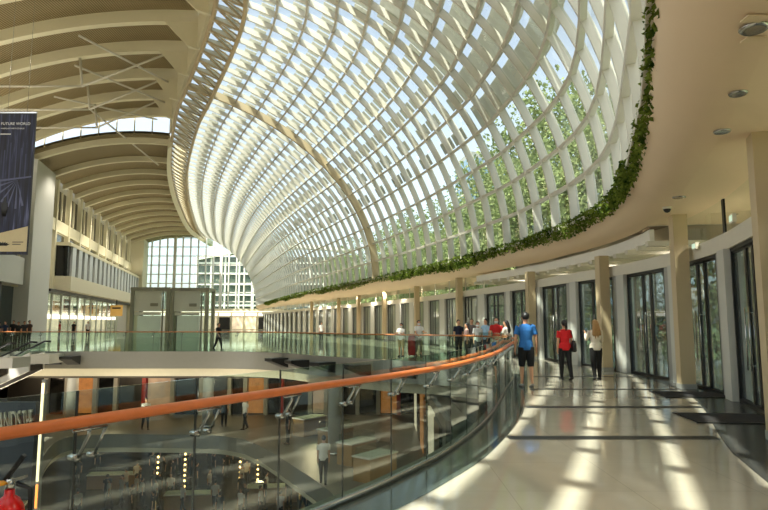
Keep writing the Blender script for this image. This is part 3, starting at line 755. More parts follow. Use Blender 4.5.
# ------------------------------------------------------------------ hanging banner
def banner():
    Y = 30; tl = at_y(-2, 112, Y); tr = at_y(37, 113.5, Y); H = 7.35; W = tr.x-tl.x
    o = empty('hanging_banner', ((tl.x+tr.x)/2, Y, tr.z-H), 0, 'tall dark blue exhibition banner hanging at the left edge', 'banner')
    m = bpy.data.materials.new('banner_print'); m.use_nodes = True; nt = m.node_tree; p = nt.nodes['Principled BSDF']; p.inputs['Roughness'].default_value = .6
    tc = nt.nodes.new('ShaderNodeTexCoord'); mp = nt.nodes.new('ShaderNodeMapping'); mp.inputs['Scale'].default_value = (5, 5, .35); mp.inputs['Rotation'].default_value = (0, .25, 0)
    nz = nt.nodes.new('ShaderNodeTexNoise'); nz.inputs['Scale'].default_value = 1.3; nz.inputs['Detail'].default_value = 5
    cr = nt.nodes.new('ShaderNodeValToRGB'); el = cr.color_ramp.elements
    el[0].position = .40; el[0].color = (*lin((.06, .07, .13)), 1); el[1].position = .78; el[1].color = (*lin((.45, .47, .62)), 1)
    e = el.new(.58); e.color = (*lin((.14, .16, .27)), 1)
    nt.links.new(tc.outputs['Object'], mp.inputs['Vector']); nt.links.new(mp.outputs[0], nz.inputs['Vector']); nt.links.new(nz.outputs['Fac'], cr.inputs[0]); nt.links.new(cr.outputs[0], p.inputs['Base Color'])
    MB().box((-W/2, -.02, 0), (W/2, .02, H)).build('frame', M_black, o)
    mb = MB(); mb.box((-W/2+.06, -.03, .06), (W/2-.06, -.02, H-.06)); mb.build('printed_sheet', m, o)
    MB().box((-W/2, -.05, H), (W/2, .05, H+.07)).build('top_rail', M_steel, o)
    for x in (-W*.25, W*.25): MB().tube([(x, 0, H), (x, 0, H+12)], .012, 6).build('hanging_cable', M_steel, o)
    # city street glow and standing figure on the print
    mb = MB(); mb.add([(-W/2+.06, -.032, .16), (W/2-.06, -.032, .16), (W/2-.06, -.032, 1.45), (-W/2+.06, -.032, .98)], [(0,1,2,3)]); mb.build('cream_footer', mat('banner_cream', (.80, .74, .58), .6), o)
    fig = MB(); fig.loft([((-.30, -.036, 1.95), .10, .004), ((-.30, -.036, 2.35), .17, .004), ((-.30, -.036, 2.62), .16, .004), ((-.30, -.036, 2.7), .07, .004), ((-.30, -.036, 2.86), .085, .004), ((-.30, -.036, 2.95), .02, .004)], 10); fig.build('printed_figure', M_black, o)
    mb = MB()
    for q, (x, ln) in enumerate(((-.5, 1.5), (-.2, 1.9), (.1, 2.1), (.35, 1.6), (.6, 1.3))): mb.add([(x-.04, -.031, 3.9), (x+.04, -.031, 3.9), (x+.03, -.031, 3.9+ln), (x-.03, -.031, 3.9+ln)], [(0,1,2,3)])
    mb.build('printed_towers', mat('banner_pale', (.24, .26, .38), .6), o)
    mb = MB()
    for dx, dz in ((-1.0, -.35), (-.95, -.75), (-.75, -1.15), (-.4, -1.4), (.0, -1.5), (.35, -1.35)):
        o0 = V3((.25, -.0316, 3.85)); d = V3((dx, 0, dz)); sd = V3((d.z, 0, -d.x)).normalized()*.055; mb.add([o0, o0+d+sd, o0+d-sd], [(0,1,2)])
    mb.add([(-W/2+.06, -.0315, 3.70), (W/2-.06, -.0315, 3.98), (W/2-.06, -.0315, 4.05), (-W/2+.06, -.0315, 3.82)], [(0,1,2,3)])
    mb.build('printed_light_rays', mat('banner_glow', (.36, .38, .50), .6), o)
    RX = Matrix.Rotation(PI/2, 4, 'X')
    wh = mat('banner_white', (.92, .92, .92), .5)
    x0 = -W/2+.22
    text_mesh('title_text', 'FUTURE WORLD', .20, wh, o, Matrix.Translation((x0, -.035, H-.62)) @ RX, 'LEFT', .002)
    text_mesh('subtitle_text', 'WHERE ART MEETS SCIENCE', .095, wh, o, Matrix.Translation((x0, -.035, H-.84)) @ RX, 'LEFT', .002)
    MB().box((x0, -.036, H-1.13), (x0+.55, -.033, H-1.08)).build('small_print_line', wh, o)
    # lotus-like fan of petals and two lines beside it
    mb = MB()
    for a_ in (-66, -44, -22, 0, 22, 44, 66):
        an = math.radians(a_); d = V3((math.sin(an), 0, math.cos(an)*.55)); s = V3((d.z, 0, -d.x)).normalized()*.055; b0 = V3((-.26, -.036, .46))
        mb.add([b0, b0+d*.2+s, b0+d*.40, b0+d*.2-s], [(0,1,2,3)])
    mb.build('petal_logo', M_black, o)
    for z, ln in ((.62, .55), (.50, .42)): MB().box((.22, -.036, z), (.22+ln, -.033, z+.05)).build('footer_line', mat('banner_grey', (.45, .42, .36), .6), o)
banner()

# ------------------------------------------------------------------ lower level: shop fronts, escalators, sign, pole, columns
M_shopi2 = mat('dim_shop', (.62, .52, .42), .5, emit=.35, var=.6, scale=1.4)
ws = empty('wall_lower_shops', (0,0,0), 0, None, None, None, 'structure')
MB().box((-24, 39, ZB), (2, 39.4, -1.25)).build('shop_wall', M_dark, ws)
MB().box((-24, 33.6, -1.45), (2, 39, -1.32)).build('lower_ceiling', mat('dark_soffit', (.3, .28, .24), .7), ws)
random.seed(5)
x = -23.0; q = 0
while x < 1.5:
    w = random.choice((.7, 1.0, 1.5)); kind = q % 7
    m = [M_dark, M_dglass, M_amber, M_dglass, M_dark, M_shopi2, M_dglass][kind]
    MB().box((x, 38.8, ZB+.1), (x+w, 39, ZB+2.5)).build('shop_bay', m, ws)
    MB().box((x+w, 38.6, ZB), (x+w+.25, 39, -1.4)).build('shop_pier', M_redp if q % 6 == 4 else M_grey, ws); x += w+.3; q += 1
MB().box((1.8, 18, ZB), (2.0, 39, -1.25)).build('side_shop_wall', M_dark, ws)
for k in range(7):
    MB().box((1.7, 19+2.7*k, ZB+.1), (1.8, 21+2.7*k, ZB+2.6)).build('side_shop_bay', [M_dglass, M_shopi, M_dglass, M_amber][k % 4], ws)
lowlabs = ['white round column under the slab edge brackets, behind the near glass', 'pale round column on the lower level below the bridge walker', 'pale round column on the lower level near the escalators']
for (px, Y), lab in zip(((335, 27.5), (208, 34.5), (72, 34.5)), lowlabs):
    p = at_y(px, 400, Y); o = empty('round_column', (p.x, Y, ZB), 0, lab, 'column', 'columns on the lower level')
    MB().lathe([(.3, 0), (.3, 3.0), (.36, 3.1)], n=20).build('shaft', M_pier, o)
    MB().lathe([(.4, 0), (.4, .1), (.3, .12)], n=20).build('base_ring', M_steel, o)
def escalator(Y, lab):
    a = V3((-17.8, Y, -.02)); b = V3((-25.4, Y, ZB)); o = empty('escalator', b, 0, lab, 'escalator', 'escalators on the left'); A = a-b; n = 16
    for s in (-.62, .62):
        mb = MB(); mb.hexa([V3((0, s-.08, -.25)), V3((0, s+.08, -.25)), V3((0, s+.08, .6)), V3((0, s-.08, .6))], [A+V3((0, s-.08, -.80)), A+V3((0, s+.08, -.80)), A+V3((0, s+.08, .12)), A+V3((0, s-.08, .12))]); mb.build('side_cladding', M_white, o)
        mb = MB(); mb.hexa([V3((0, s-.01, .6)), V3((0, s+.01, .6)), V3((0, s+.01, 1.0)), V3((0, s-.01, 1.0))], [A+V3((0, s-.01, .12)), A+V3((0, s+.01, .12)), A+V3((0, s+.01, .62)), A+V3((0, s-.01, .62))]); mb.build('glass_side', G_clear, o)
        MB().tube([V3((-.5, s, 1.0)), V3((0, s, 1.02)), A+V3((0, s, .64)), A+V3((.3, s, .62))], .05, 8).build('handrail', M_black, o)
    mb = MB(); mb.hexa([V3((0, -.6, -.2)), V3((0, .6, -.2)), V3((0, .6, .1)), V3((0, -.6, .1))], [A+V3((0, -.6, -.8)), A+V3((0, .6, -.8)), A+V3((0, .6, -.5)), A+V3((0, -.6, -.5))]); mb.build('underside', M_dark, o)
    for k in range(n):
        p = A*((k+.5)/n); MB().box((p.x-.22, -.5, p.z-.25), (p.x+.25, .5, p.z)).build('step', M_steel, o)
    MB().box((A.x, -.7, A.z-.45), (A.x+1.0, .7, A.z+.02)).build('landing', M_offw, o)
    MB().box((-1.0, -.7, 0), (0.1, .7, .05)).build('landing', M_slate, o)
escalator(31.2, 'white sided escalator descending leftwards, the one next to the bridge'); escalator(28.2, 'white sided escalator descending leftwards, the one nearer the camera')
# curved dark sign board with raised letters
def signboard():
    Y = 20.5; o = empty('sign_wall', (at_y(20, 420, Y).x, Y, ZB), 0, 'dark blue curved wall with raised white letters at the lower left', 'sign')
    h0, h1 = 2.0, 3.15; mb = MB(); R = []
    for k in range(13):
        x = -4.2+4.7*k/12; y = .10*(x-.3)**2*.35; R.append([V3((x, y, 0)), V3((x, y+.25, 0)), V3((x, y+.25, h1)), V3((x, y, h1))])
    mb.strip(R, True, False, 0, True); mb.build('board', mat('navy_board', (.16, .20, .25), .4), o)
    wh = mat('letter_white', (.78, .76, .68), .5)
    text_mesh('raised_letters', 'SANDS', .98, wh, o, Matrix.Translation((-.80, -.05, 2.14)) @ Matrix.Rotation(-.09, 4, 'Y') @ Matrix.Rotation(PI/2, 4, 'X') @ Matrix.Scale(.30, 4, (1, 0, 0)), 'LEFT', .04)
    text_mesh('raised_letters', 'THE', .95, wh, o, Matrix.Translation((.17, -.05, 2.24)) @ Matrix.Rotation(-.12, 4, 'Y') @ Matrix.Rotation(PI/2, 4, 'X') @ Matrix.Scale(.19, 4, (1, 0, 0)), 'LEFT', .04)
signboard()
p = at_y(44, 400, 19.4); o = empty('light_pole', (p.x, 19.4, ZB), 0, 'slim glowing vertical light pole left of the near balustrade glass', 'light')
MB().box((-.055, -.09, 0), (.055, .06, 4.0)).build('pole', M_grey, o); MB().box((-.035, -.12, .9), (.035, -.09, 3.9)).build('light_strip', mat('warm_white_strip', (1, .9, .7), .5, emit=1.4, var=0), o)
MB().box((-.03, -.115, .1), (.03, -.09, .8)).build('amber_strip', mat('amber_strip', (1, .55, .25), .5, emit=2.0, var=0), o)
# lamp chains hanging in the basement
for k, (px, py) in enumerate(((158, 470), (185, 472), (240, 478), (258, 470), (300, 492))):
    p = at_y(px, py, 39+k*.8); o = empty('lamp_chain', (p.x, p.y, ZC), 0, None, 'light', 'standing lamp strings in the basement'); o['label'] = ['string of warm lamps in the basement, far left', 'string of warm lamps in the basement, second from left', 'string of warm lamps in the basement, middle', 'string of warm lamps in the basement, second from right', 'string of warm lamps in the basement, far right'][k]
    MB().tube([(0,0,0), (0,0,2.6)], .03, 6).build('stem', M_black, o)
    for j in range(7): MB().ell((0, -.05, .4+.33*j), (.07, .07, .07), 8, 6).build('lamp', M_warm, o)
# counters and tables
M_kio = mat('kiosk_wood', (.62, .48, .30), .4)
def kiosk(x, y, z, rz, lab, w=1.6, d=.8):
    o = empty('display_counter', (x, y, z), rz, lab, 'counter', 'display counters below the walkway')
    MB().box((-w/2, -d/2, 0), (w/2, d/2, .85)).build('cabinet', M_kio, o); MB().box((-w/2-.05, -d/2-.05, .85), (w/2+.05, d/2+.05, .9)).build('counter_top', M_offw, o)
    MB().box((-w/2+.05, -d/2+.05, .9), (w/2-.05, d/2-.05, 1.2)).build('glass_case', G_clear, o)
kl = ['wood display counter on the lower level nearest the near balustrade', 'second wood display counter back on the lower level', 'third wood display counter back on the lower level', 'farthest wood display counter on the lower level']
for (px, py), lab in zip(((362, 478), (345, 462), (325, 447), (300, 434)), kl):
    p = at_z(px, py, ZB); kiosk(p.x+.5, p.y, ZB, .9, lab)
bl = ['long dark basement counter, left', 'long dark basement counter, centre', 'long dark basement counter, right']
for (px, Y), lab in zip(((130, 41), (205, 36.5), (280, 38)), bl):
    p = V3(((px-384)/FPX*Y*1.03, Y, 0)); kiosk(p.x, p.y, ZC, .1, lab, 3.0, .9)

# fire extinguisher on a stand by the near balustrade
def extinguisher():
    p = at_y(9, 500, 2.72); z0 = p.z-.50
    st = empty('extinguisher_stand', (p.x, p.y, 0), 0, 'low steel stand carrying the red fire extinguisher', 'stand')
    MB().box((-.13, -.13, 0), (.13, .13, .015)).build('base', M_steel, st); MB().tube([(0,0,.015), (0,0,z0-.02)], .025, 10).build('post', M_steel, st); MB().lathe([(.001, z0-.02), (.085, z0-.02), (.085, z0), (.001, z0)], n=16).build('tray', M_steel, st)
    o = empty('fire_extinguisher', (p.x, p.y, z0), 0, 'red fire extinguisher with black lever at the lower left corner', 'fire extinguisher')
    MB().lathe([(.001, 0), (.06, 0), (.066, .02), (.066, .43), (.060, .47), (.042, .505), (.022, .52), (.02, .545), (.001, .545)], n=24).build('cylinder', mat('extinguisher_red', (.82, .06, .05), .25, var=.04), o)
    MB().lathe([(.067, .16), (.0675, .17), (.0675, .40), (.067, .41)], n=24).build('label_band', mat('label_blue', (.22, .18, .42), .5), o)
    MB().tube([(0, 0, .545), (0, 0, .59)], .018, 10).build('valve', M_steel, o)
    MB().bar((-.02, 0, .585), (.055, .0, .69), .022, .014).build('lever', M_black, o); MB().bar((-.02, 0, .575), (.07, 0, .60), .022, .012).build('carry_handle', M_steel, o)
    MB().lathe([(.026, -.006), (.026, .006), (.001, .006), (.001, -.006)], (-.032, -.02, .575), 14).build('gauge', mat('gauge_yellow', (.92, .62, .12), .4), o)
    MB().tube([(.03, 0, .57), (.09, 0, .55), (.10, 0, .40), (.08, 0, .12)], .011, 8).build('hose', M_black, o)
    for k in range(3): MB().box((-.03+.03*k, -.0695, .33), (-.012+.03*k, -.067, .37)).build('label_mark', M_white, o)
extinguisher()

# ------------------------------------------------------------------ people
SKIN = mat('skin', (.80, .60, .47), .55, var=.04, scale=20)
def remesh(mb, name, m, parent, vox, smooth=4):
    me = bpy.data.meshes.new(name); me.from_pydata(mb.v, [], mb.f)
    bm = bmesh.new(); bm.from_mesh(me); bmesh.ops.recalc_face_normals(bm, faces=bm.faces); bm.to_mesh(me); bm.free()
    t = bpy.data.objects.new(name, me); COL.objects.link(t)
    r = t.modifiers.new('r', 'REMESH'); r.mode = 'VOXEL'; r.voxel_size = vox
    s = t.modifiers.new('s', 'SMOOTH'); s.iterations = smooth; s.factor = .5
    dg = bpy.context.evaluated_depsgraph_get(); m2 = bpy.data.meshes.new_from_object(t.evaluated_get(dg)); bpy.data.objects.remove(t)
    m2.materials.clear(); m2.materials.append(m)
    for p in m2.polygons: p.use_smooth = True
    o = bpy.data.objects.new(name, m2); COL.objects.link(o)
    if parent: o.parent = parent
    return o
def person(loc, yaw, H, label, top=(.3,.3,.3), bottom=(.1,.1,.1), bkind='trousers', sleeve='short', fem=False, hair=(.07,.05,.04), hairk='short',
           legs=((.0, .0), (.0, .0)), arms=((-.08, .15, .1), (-.08, .15, .1)), mask=False, shoes=(.1,.1,.1), bag=None, vox=.016, lift=0, group=None, belt=None):
    """facing +Y at yaw 0.  legs: (hip swing, knee bend) left(-x), right(+x).  arms: (swing, elbow bend, spread)."""
    o = empty('person', loc, yaw, label, 'person', group); k = H/1.75; o.scale = (k, k, k)
    SW = .165 if fem else .19; HW = 1.04 if fem else 1.0; WS = .86 if fem else 1.0
    J = {}
    low = 9
    for s, (a, b) in zip((-1, 1), legs):
        hip = V3((s*.088, 0, .90)); kn = hip + V3((s*.012, math.sin(a)*.43, -math.cos(a)*.43)); an = kn + V3((s*.004, math.sin(a-b)*.41, -math.cos(a-b)*.41))
        J[s] = (hip, kn, an, a-b); low = min(low, an.z)
    dz = V3((0, 0, .075-low))
    def torso(mb, e=0., z0=.82, z1=1.6, sh=1.0):
        R = [(.80, .10, .085), (.84, .145*HW, .10), (.91, .168*HW, .118), (1.0, .152*HW, .108), (1.10, .14*WS, .10), (1.22, .152*WS, .112 + (.012 if fem else 0)), (1.33, .168*WS, .115), (1.41, SW*.92, .095), (1.455, SW*.62, .072), (1.485, .062, .058), (1.54, .052, .054), (1.58, .052, .054)]
        mb.loft([((0, 0, z), x+e, y+e) for z, x, y in R if z0-1e-6 <= z <= z1], 18)
    def leg(mb, s, e, upto):
        hip, kn, an, ft = J[s]
        P = [(hip+V3((0,0,.03)), .083, .09), (hip.lerp(kn, .35), .078, .084), (hip.lerp(kn, .75), .060, .064), (kn, .052, .056), (kn.lerp(an, .3), .050, .058), (kn.lerp(an, .7), .038, .042), (an, .032, .036)]
        n = {'all': 7, 'knee': 4, 'calf': 6}[upto]; mb.loft([(c, a+e, b+e) for c, a, b in P[:n]], 14)
    def arm_pts(s, ar):
        sw, el, spd = ar; sh = V3((s*SW, 0, 1.415)); d = V3((s*math.sin(spd), math.sin(sw)*math.cos(spd), -math.cos(sw)*math.cos(spd)))
        e_ = sh + d*.29; a2 = sw+el; d2 = V3((s*math.sin(spd)*.3 - s*.15*min(1, el), math.sin(a2), -math.cos(a2))).normalized(); return sh, e_, e_+d2*.25, d2
    body = MB(); torso(body)
    for s in (-1, 1): leg(body, s, 0, 'all')
    for s in (-1, 1):
        hip, kn, an, ft = J[s]; f = V3((0, math.cos(ft), math.sin(ft)))
        body.loft([(an+V3((0,0,-.01))-f*.05, .028, .03), (an+V3((0,0,-.03)), .036, .042), (an+f*.10+V3((0,0,-.045)), .042, .026), (an+f*.17+V3((0,0,-.055)), .03, .016)], 10)
    for s, ar in zip((-1, 1), arms):
        sh, e_, w, d2 = arm_pts(s, ar)
        body.loft([(sh+V3((-s*.03,0,.01)), .05, .055), (sh, .052, .055), (sh.lerp(e_, .5), .043, .046), (e_, .036, .038), (e_.lerp(w, .3), .038, .036), (w, .024, .027)], 12)
        side = V3((0, 1, 0)); side = (side - d2*d2.dot(side)); side = side.normalized() if side.length > .2 else V3((1,0,0)); nn = d2.cross(side)
        body.loft([(w, .024, .024), (w+d2*.035, .022, .034), (w+d2*.085, .018, .038), (w+d2*.095, .012, .034)], 10)
        for q, ln in zip((-1.5, -.5, .5, 1.5), (.062, .078, .082, .070)):
            b0 = w+d2*.075+side*q*.0195; cv = nn*(-s)*.012
            body.loft([(b0, .0085, .0085), (b0+d2*ln*.5+cv*.4, .0085, .0085), (b0+d2*ln*.85+cv*1.4, .0078, .0078), (b0+d2*ln+cv*2.2, .005, .005)], 8)
        b0 = w+d2*.03+side*.022; body.loft([(b0, .011, .011), (b0+d2*.028+side*.026, .010, .010), (b0+d2*.062+side*.032, .007, .007)], 8)
    hd = [(1.525, .05, .028, .034), (1.55, .028, .052, .064), (1.59, .014, .066, .084), (1.64, .004, .075, .096), (1.69, -.004, .075, .096), (1.725, -.006, .060, .078), (1.745, -.006, .034, .045), (1.752, -.006, .01, .014)]
    body.loft([((0, y, z), a, b) for z, y, a, b in hd], 18)
    body.loft([((0, .092, 1.655), .008, .010), ((0, .104, 1.63), .013, .014), ((0, .113, 1.612), .016, .012), ((0, .098, 1.602), .010, .008)], 8)
    for s in (-1, 1): body.ell((s*.078, -.008, 1.632), (.012, .022, .034), 10, 7)
    def mv(ob):
        for v in ob.data.vertices: v.co += dz
        return ob
    b = mv(remesh(body, 'body', SKIN, o, vox, 3))
    if vox < .012:
        pass
    for s in (-1, 1): mv(MB().ell((s*.032, .091, 1.652), (.012, .006, .007), 8, 6).build('eye', M_black, o))
    if not mask: mv(MB().ell((0, .098, 1.575), (.024, .006, .007), 8, 6).build('mouth', mat('lips', (.62, .35, .30), .5), o))
    # top
    cn = lambda c: 'cloth_%d_%d_%d' % tuple(int(x*255) for x in c)
    tm = mat(cn(top), top, .85, var=.10, scale=14, bump=.15)
    sh = MB(); z0 = .91 if bkind != 'dress' else .84; torso(sh, .014, z0, 1.49)
    if z0 == .91: sh.loft([((0, 0, .86), .174*HW, .125), ((0, 0, .93), .182*HW, .132), ((0, 0, 1.05), .165*HW, .122)], 18)
    for s, ar in zip((-1, 1), arms):
        a_, e_, w, d2 = arm_pts(s, ar)
        if sleeve == 'short': sh.loft([(a_+V3((-s*.05, 0, .01)), .062, .068), (a_, .066, .070), (a_.lerp(e_, .4), .062, .066), (a_.lerp(e_, .66), .066, .068)], 12)
        elif sleeve == 'long': sh.loft([(a_+V3((-s*.05, 0, .01)), .060, .066), (a_, .062, .066), (a_.lerp(e_, .5), .055, .058), (e_, .050, .052), (e_.lerp(w, .5), .046, .046), (w, .036, .038)], 12)
    mv(remesh(sh, 'shirt' if bkind != 'dress' else 'dress_top', tm, o, max(.011, vox*.9), 3))
    bm_ = mat(cn(bottom), bottom, .85, var=.10, scale=14, bump=.12)
    bt = MB()
    if bkind in ('trousers', 'shorts', 'capri'):
        torso(bt, .008, .80, 1.01)
        for s in (-1, 1):
            leg(bt, s, .018 if bkind != 'shorts' else .026, {'trousers': 'all', 'shorts': 'knee', 'capri': 'calf'}[bkind])
        mv(remesh(bt, bkind if bkind != 'capri' else 'trousers', bm_, o, max(.011, vox*.9), 3))
    else:
        zb = .42 if bkind == 'dress' else .50
        mb_ = MB(); rows = []
        for z, x, y in ((1.03, .155, .115), (.95, .182, .135), (.85, .195, .15), (.65, .215, .175), (zb, .235, .195), (zb+.02, .22, .18), (.9, .15, .11)):
            rows.append([V3((x*math.cos(2*PI*j/28)*(1+.03*math.sin(7*2*PI*j/28)*(1 if z < .8 else 0)), y*math.sin(2*PI*j/28), z)) for j in range(28)])
        mb_.strip(rows, True, True); mv(mb_.build('skirt', bm_, o))
    # hair
    hm = mat('hair_%d_%d_%d' % tuple(int(x*255) for x in hair), hair, .5, var=.25, scale=40, bump=.3)
    hb = MB(); n, kk = 22, 14; c = V3((0, -.014, 1.666)); r = V3((.092, .112, .106)); rows = []
    for i in range(kk+1):
        th = PI*(i+.05)/(kk+.1); rr = []
        for j in range(n):
            ph = 2*PI*j/n; q = c + V3((r.x*math.sin(th)*math.cos(ph), r.y*math.sin(th)*math.sin(ph), r.z*math.cos(th)))
            if q.z < 1.70 and q.y > .035: q.y = .035 - (1.70-q.z)*.30
            if hairk == 'short' and q.z < 1.585: q.z = 1.585
            rr.append(q)
        rows.append(rr)
    hb.strip(rows, True, True, 0, True)
    if hairk == 'long': hb.loft([((0, -.055, 1.72), .06, .04), ((0, -.085, 1.64), .095, .055), ((0, -.105, 1.53), .118, .055), ((0, -.12, 1.46), .125, .045), ((0, -.13, 1.40), .10, .03)], 14)
    if hairk == 'long':
        for hx, zb in ((-.085, 1.27), (-.03, 1.20), (.035, 1.23), (.09, 1.29)): hb.loft([((hx*.8, -.11, 1.52), .045, .04), ((hx, -.135, 1.40), .042, .032), ((hx*1.15, -.14, 1.32), .036, .026), ((hx*1.05, -.14, zb), .012, .010)], 10)
    if hairk == 'bun': hb.ell((0, -.13, 1.70), (.05, .045, .05))
    if hairk == 'tail': hb.loft([((0, -.10, 1.69), .03, .03), ((0, -.15, 1.66), .035, .035), ((0, -.16, 1.55), .035, .03), ((0, -.14, 1.44), .016, .016)], 10)
    mv(remesh(hb, 'hair', hm, o, .012, 2))
    if mask:
        mk = MB(); mk.loft([((0, .048, 1.525), .045, .05), ((0, .03, 1.56), .062, .078), ((0, .016, 1.60), .072, .095), ((0, .03, 1.635), .05, .08)], 16); mv(mk.build('face_mask', mat('mask_white', (.88, .89, .90), .8), o))
    sm = mat('shoe_%d_%d_%d' % tuple(int(x*255) for x in shoes), shoes, .6)
    for s in (-1, 1):
        hip, kn, an, ft = J[s]; f = V3((0, math.cos(ft), math.sin(ft))); q = MB()
        q.loft([(an-f*.075+V3((0,0,-.035)), .034, .032), (an-f*.03+V3((0,0,-.03)), .044, .042), (an+f*.08+V3((0,0,-.042)), .050, .032), (an+f*.16+V3((0,0,-.052)), .046, .023), (an+f*.195+V3((0,0,-.056)), .026, .014)], 14); mv(q.build('shoe', sm, o))
    return o, dz
def add_part(o, mb, name, m): return mb.build(name, m, o)
# three in front
pm, _ = person(at_z(527, 387, 0), .05, 1.84, 'man in blue t-shirt and black shorts walking away', (.16, .42, .68), (.05, .05, .055), 'shorts', legs=((.10, .06), (-.06, .10)), arms=((-.06, .22, .22), (-.02, .20, .22)), vox=.0085, shoes=(.55, .54, .52), hair=(.06, .05, .045))
pr, dz = person(at_z(566, 380, 0), .05, 1.66, 'woman in red t-shirt and black trousers carrying a black bag', (.82, .10, .12), (.05, .045, .045), 'trousers', fem=True, hairk='tail', legs=((.10, .05), (-.14, .18)), arms=((.0, .25, .12), (.05, .5, .16)), vox=.0085)
pb, dz2 = person(at_z(597, 380, 0), -.05, 1.66, 'blond woman in white blouse and black trousers walking away', (.88, .84, .76), (.06, .055, .05), 'trousers', 'long', True, (.62, .47, .28), 'long', legs=((-.12, .16), (.10, .04)), arms=((.55, 1.75, .2), (.15, .9, .12)), vox=.0085)
bg = empty('shoulder_bag', pr.matrix_world @ V3((0,0,0)), 0, 'black shoulder bag on the right side of the woman in red', 'bag'); bg.location = pr.location + V3((.235, -.02, .78))
mb = MB(); mb.loft([((0,0,0), .06, .13), ((0,0,.04), .085, .16), ((0,0,.22), .075, .15), ((0,0,.32), .04, .12)], 14); mb.build('bag_body', M_black, bg)
MB().tube([(-.02, -.11, .3), (-.05, -.09, .48), (-.075, -.02, .60), (-.05, .07, .46), (-.02, .11, .3)], .012, 8).build('strap', M_black, bg)
ph = empty('mobile_phone', pb.location, 0, 'small dark phone held up by the blond woman', 'phone'); 
# waiting group past the balustrade bend, facing the camera
def P(px, Y): return V3(((px-384)/FPX*Y*1.0, Y, 0))
grp = [
 (P(505, 23.2), 1.0, 1.66, dict(label='woman in long white dress standing at the handrail bend', top=(.86, .83, .78), bottom=(.86, .83, .78), bkind='dress', fem=True, hairk='long', arms=((.35, .8, .1), (.3, .7, .1)), vox=.012)),
 (P(495.5, 24.6), 2.9, 1.78, dict(label='man in red shirt among the waiting group', top=(.72, .10, .10), bottom=(.75, .70, .65), mask=True, arms=((.1, .5, .2), (.3, .9, .15)))),
 (P(485, 26.0), 2.2, 1.74, dict(label='person in pale blue shirt left of the man in red', top=(.58, .70, .78), bottom=(.2, .22, .28), arms=((.1, .3, .15), (.2, .6, .1)))),
 (P(477, 25.2), 3.3, 1.62, dict(label='person in light grey top wearing a white mask', top=(.78, .78, .76), bottom=(.25, .25, .27), fem=True, mask=True, hairk='bun')),
 (P(471, 27.5), 3.0, 1.74, dict(label='person with dark hair half hidden in the waiting group', top=(.45, .40, .38), bottom=(.15, .15, .16))),
 (P(466, 26.4), 1.5, 1.55, dict(label='woman in pale pink top at the waiting group', top=(.85, .70, .66), bottom=(.3, .28, .28), fem=True, hairk='long')),
 (P(458, 26.9), 3.5, 1.70, dict(label='man in navy shirt at the left of the waiting group', top=(.09, .11, .18), bottom=(.12, .12, .13), mask=False)),
 (P(401, 28.6), 2.7, 1.55, dict(label='woman in white top and khaki shorts behind the far balustrade', top=(.90, .88, .84), bottom=(.66, .58, .44), bkind='shorts', fem=True, mask=True, hairk='bun', arms=((.5, 1.3, .1), (.5, 1.3, .1)), vox=.012)),
 (P(418.5, 29.3), 3.6, 1.68, dict(label='person in white top and patterned trousers behind the far balustrade', top=(.90, .89, .86), bottom=(.50, .48, .40), bkind='capri', mask=True, arms=((.4, 1.2, .1), (.2, .8, .1)), legs=((.1, .1), (-.1, .1)), vox=.012)),
 (P(220, 35.4), 4.2, 1.56, dict(label='dark clothed person walking on the bridge', top=(.10, .09, .09), bottom=(.10, .09, .09), legs=((.3, .1), (-.25, .25)), arms=((-.25, .3, .1), (.3, .4, .1)))),
 (P(322, 52), 3.1, 1.60, dict(label='person in white top standing by the distant doors', top=(.85, .82, .78), bottom=(.2, .2, .2))),
]
for loc, yaw, H, kw in grp:
    lab = kw.pop('label'); person(loc, yaw, H, lab, **kw)
c = P(411.5, 28.9); rb = empty('rolling_bag', (c.x, c.y, 0), 0, 'red rolling bag between the couple in white tops', 'bag')
MB().loft([((0,0,.05), .17, .10), ((0,0,.1), .19, .13), ((0,0,.5), .19, .13), ((0,0,.9), .18, .12), ((0,0,1.05), .12, .08)], 12).build('bag_body', mat('bag_red', (.55, .12, .12), .6), rb)
for s in (-.12, .12): MB().tube([(s, -.02, 1.0), (s, -.02, 1.2)], .012, 6).build('bag_handle', M_black, rb)
for s in (-.12, .12): MB().ell((s, 0, .04), (.03, .04, .04), 8, 6).build('wheel', M_black, rb)
# crowd at the left behind the bridge
cl_l = [('person in navy jacket at the far left edge of the photo', (.12, .15, .24), 2), ('person in blue shirt second from the left edge', (.18, .24, .36), 8), ('person in black beside the person in blue shirt', (.07, .07, .07), 16), ('dark haired person in black before the big pale pier', (.06, .06, .06), 21), ('person in dark grey right of the big pale pier edge', (.16, .15, .15), 27), ('person in brown top at the right of the left crowd', (.28, .20, .15), 32)]
for k, (lab, colr, px) in enumerate(cl_l):
    person(P(px, 44+(k % 3)*1.5), 2.6+k*.35, 1.62+.05*(k % 3), lab, colr, (.10, .10, .11), vox=.02)
fl_ = [('small figure in red before the lit shop', (.62, .14, .12), 62), ('small figure in black before the lit shop', (.08, .08, .08), 76), ('small figure in white before the lit shop', (.85, .83, .8), 90)]
for k, (lab, colr, px) in enumerate(fl_): person(P(px, 62), 2+k, 1.66, lab, colr, (.12, .12, .13), vox=.022)
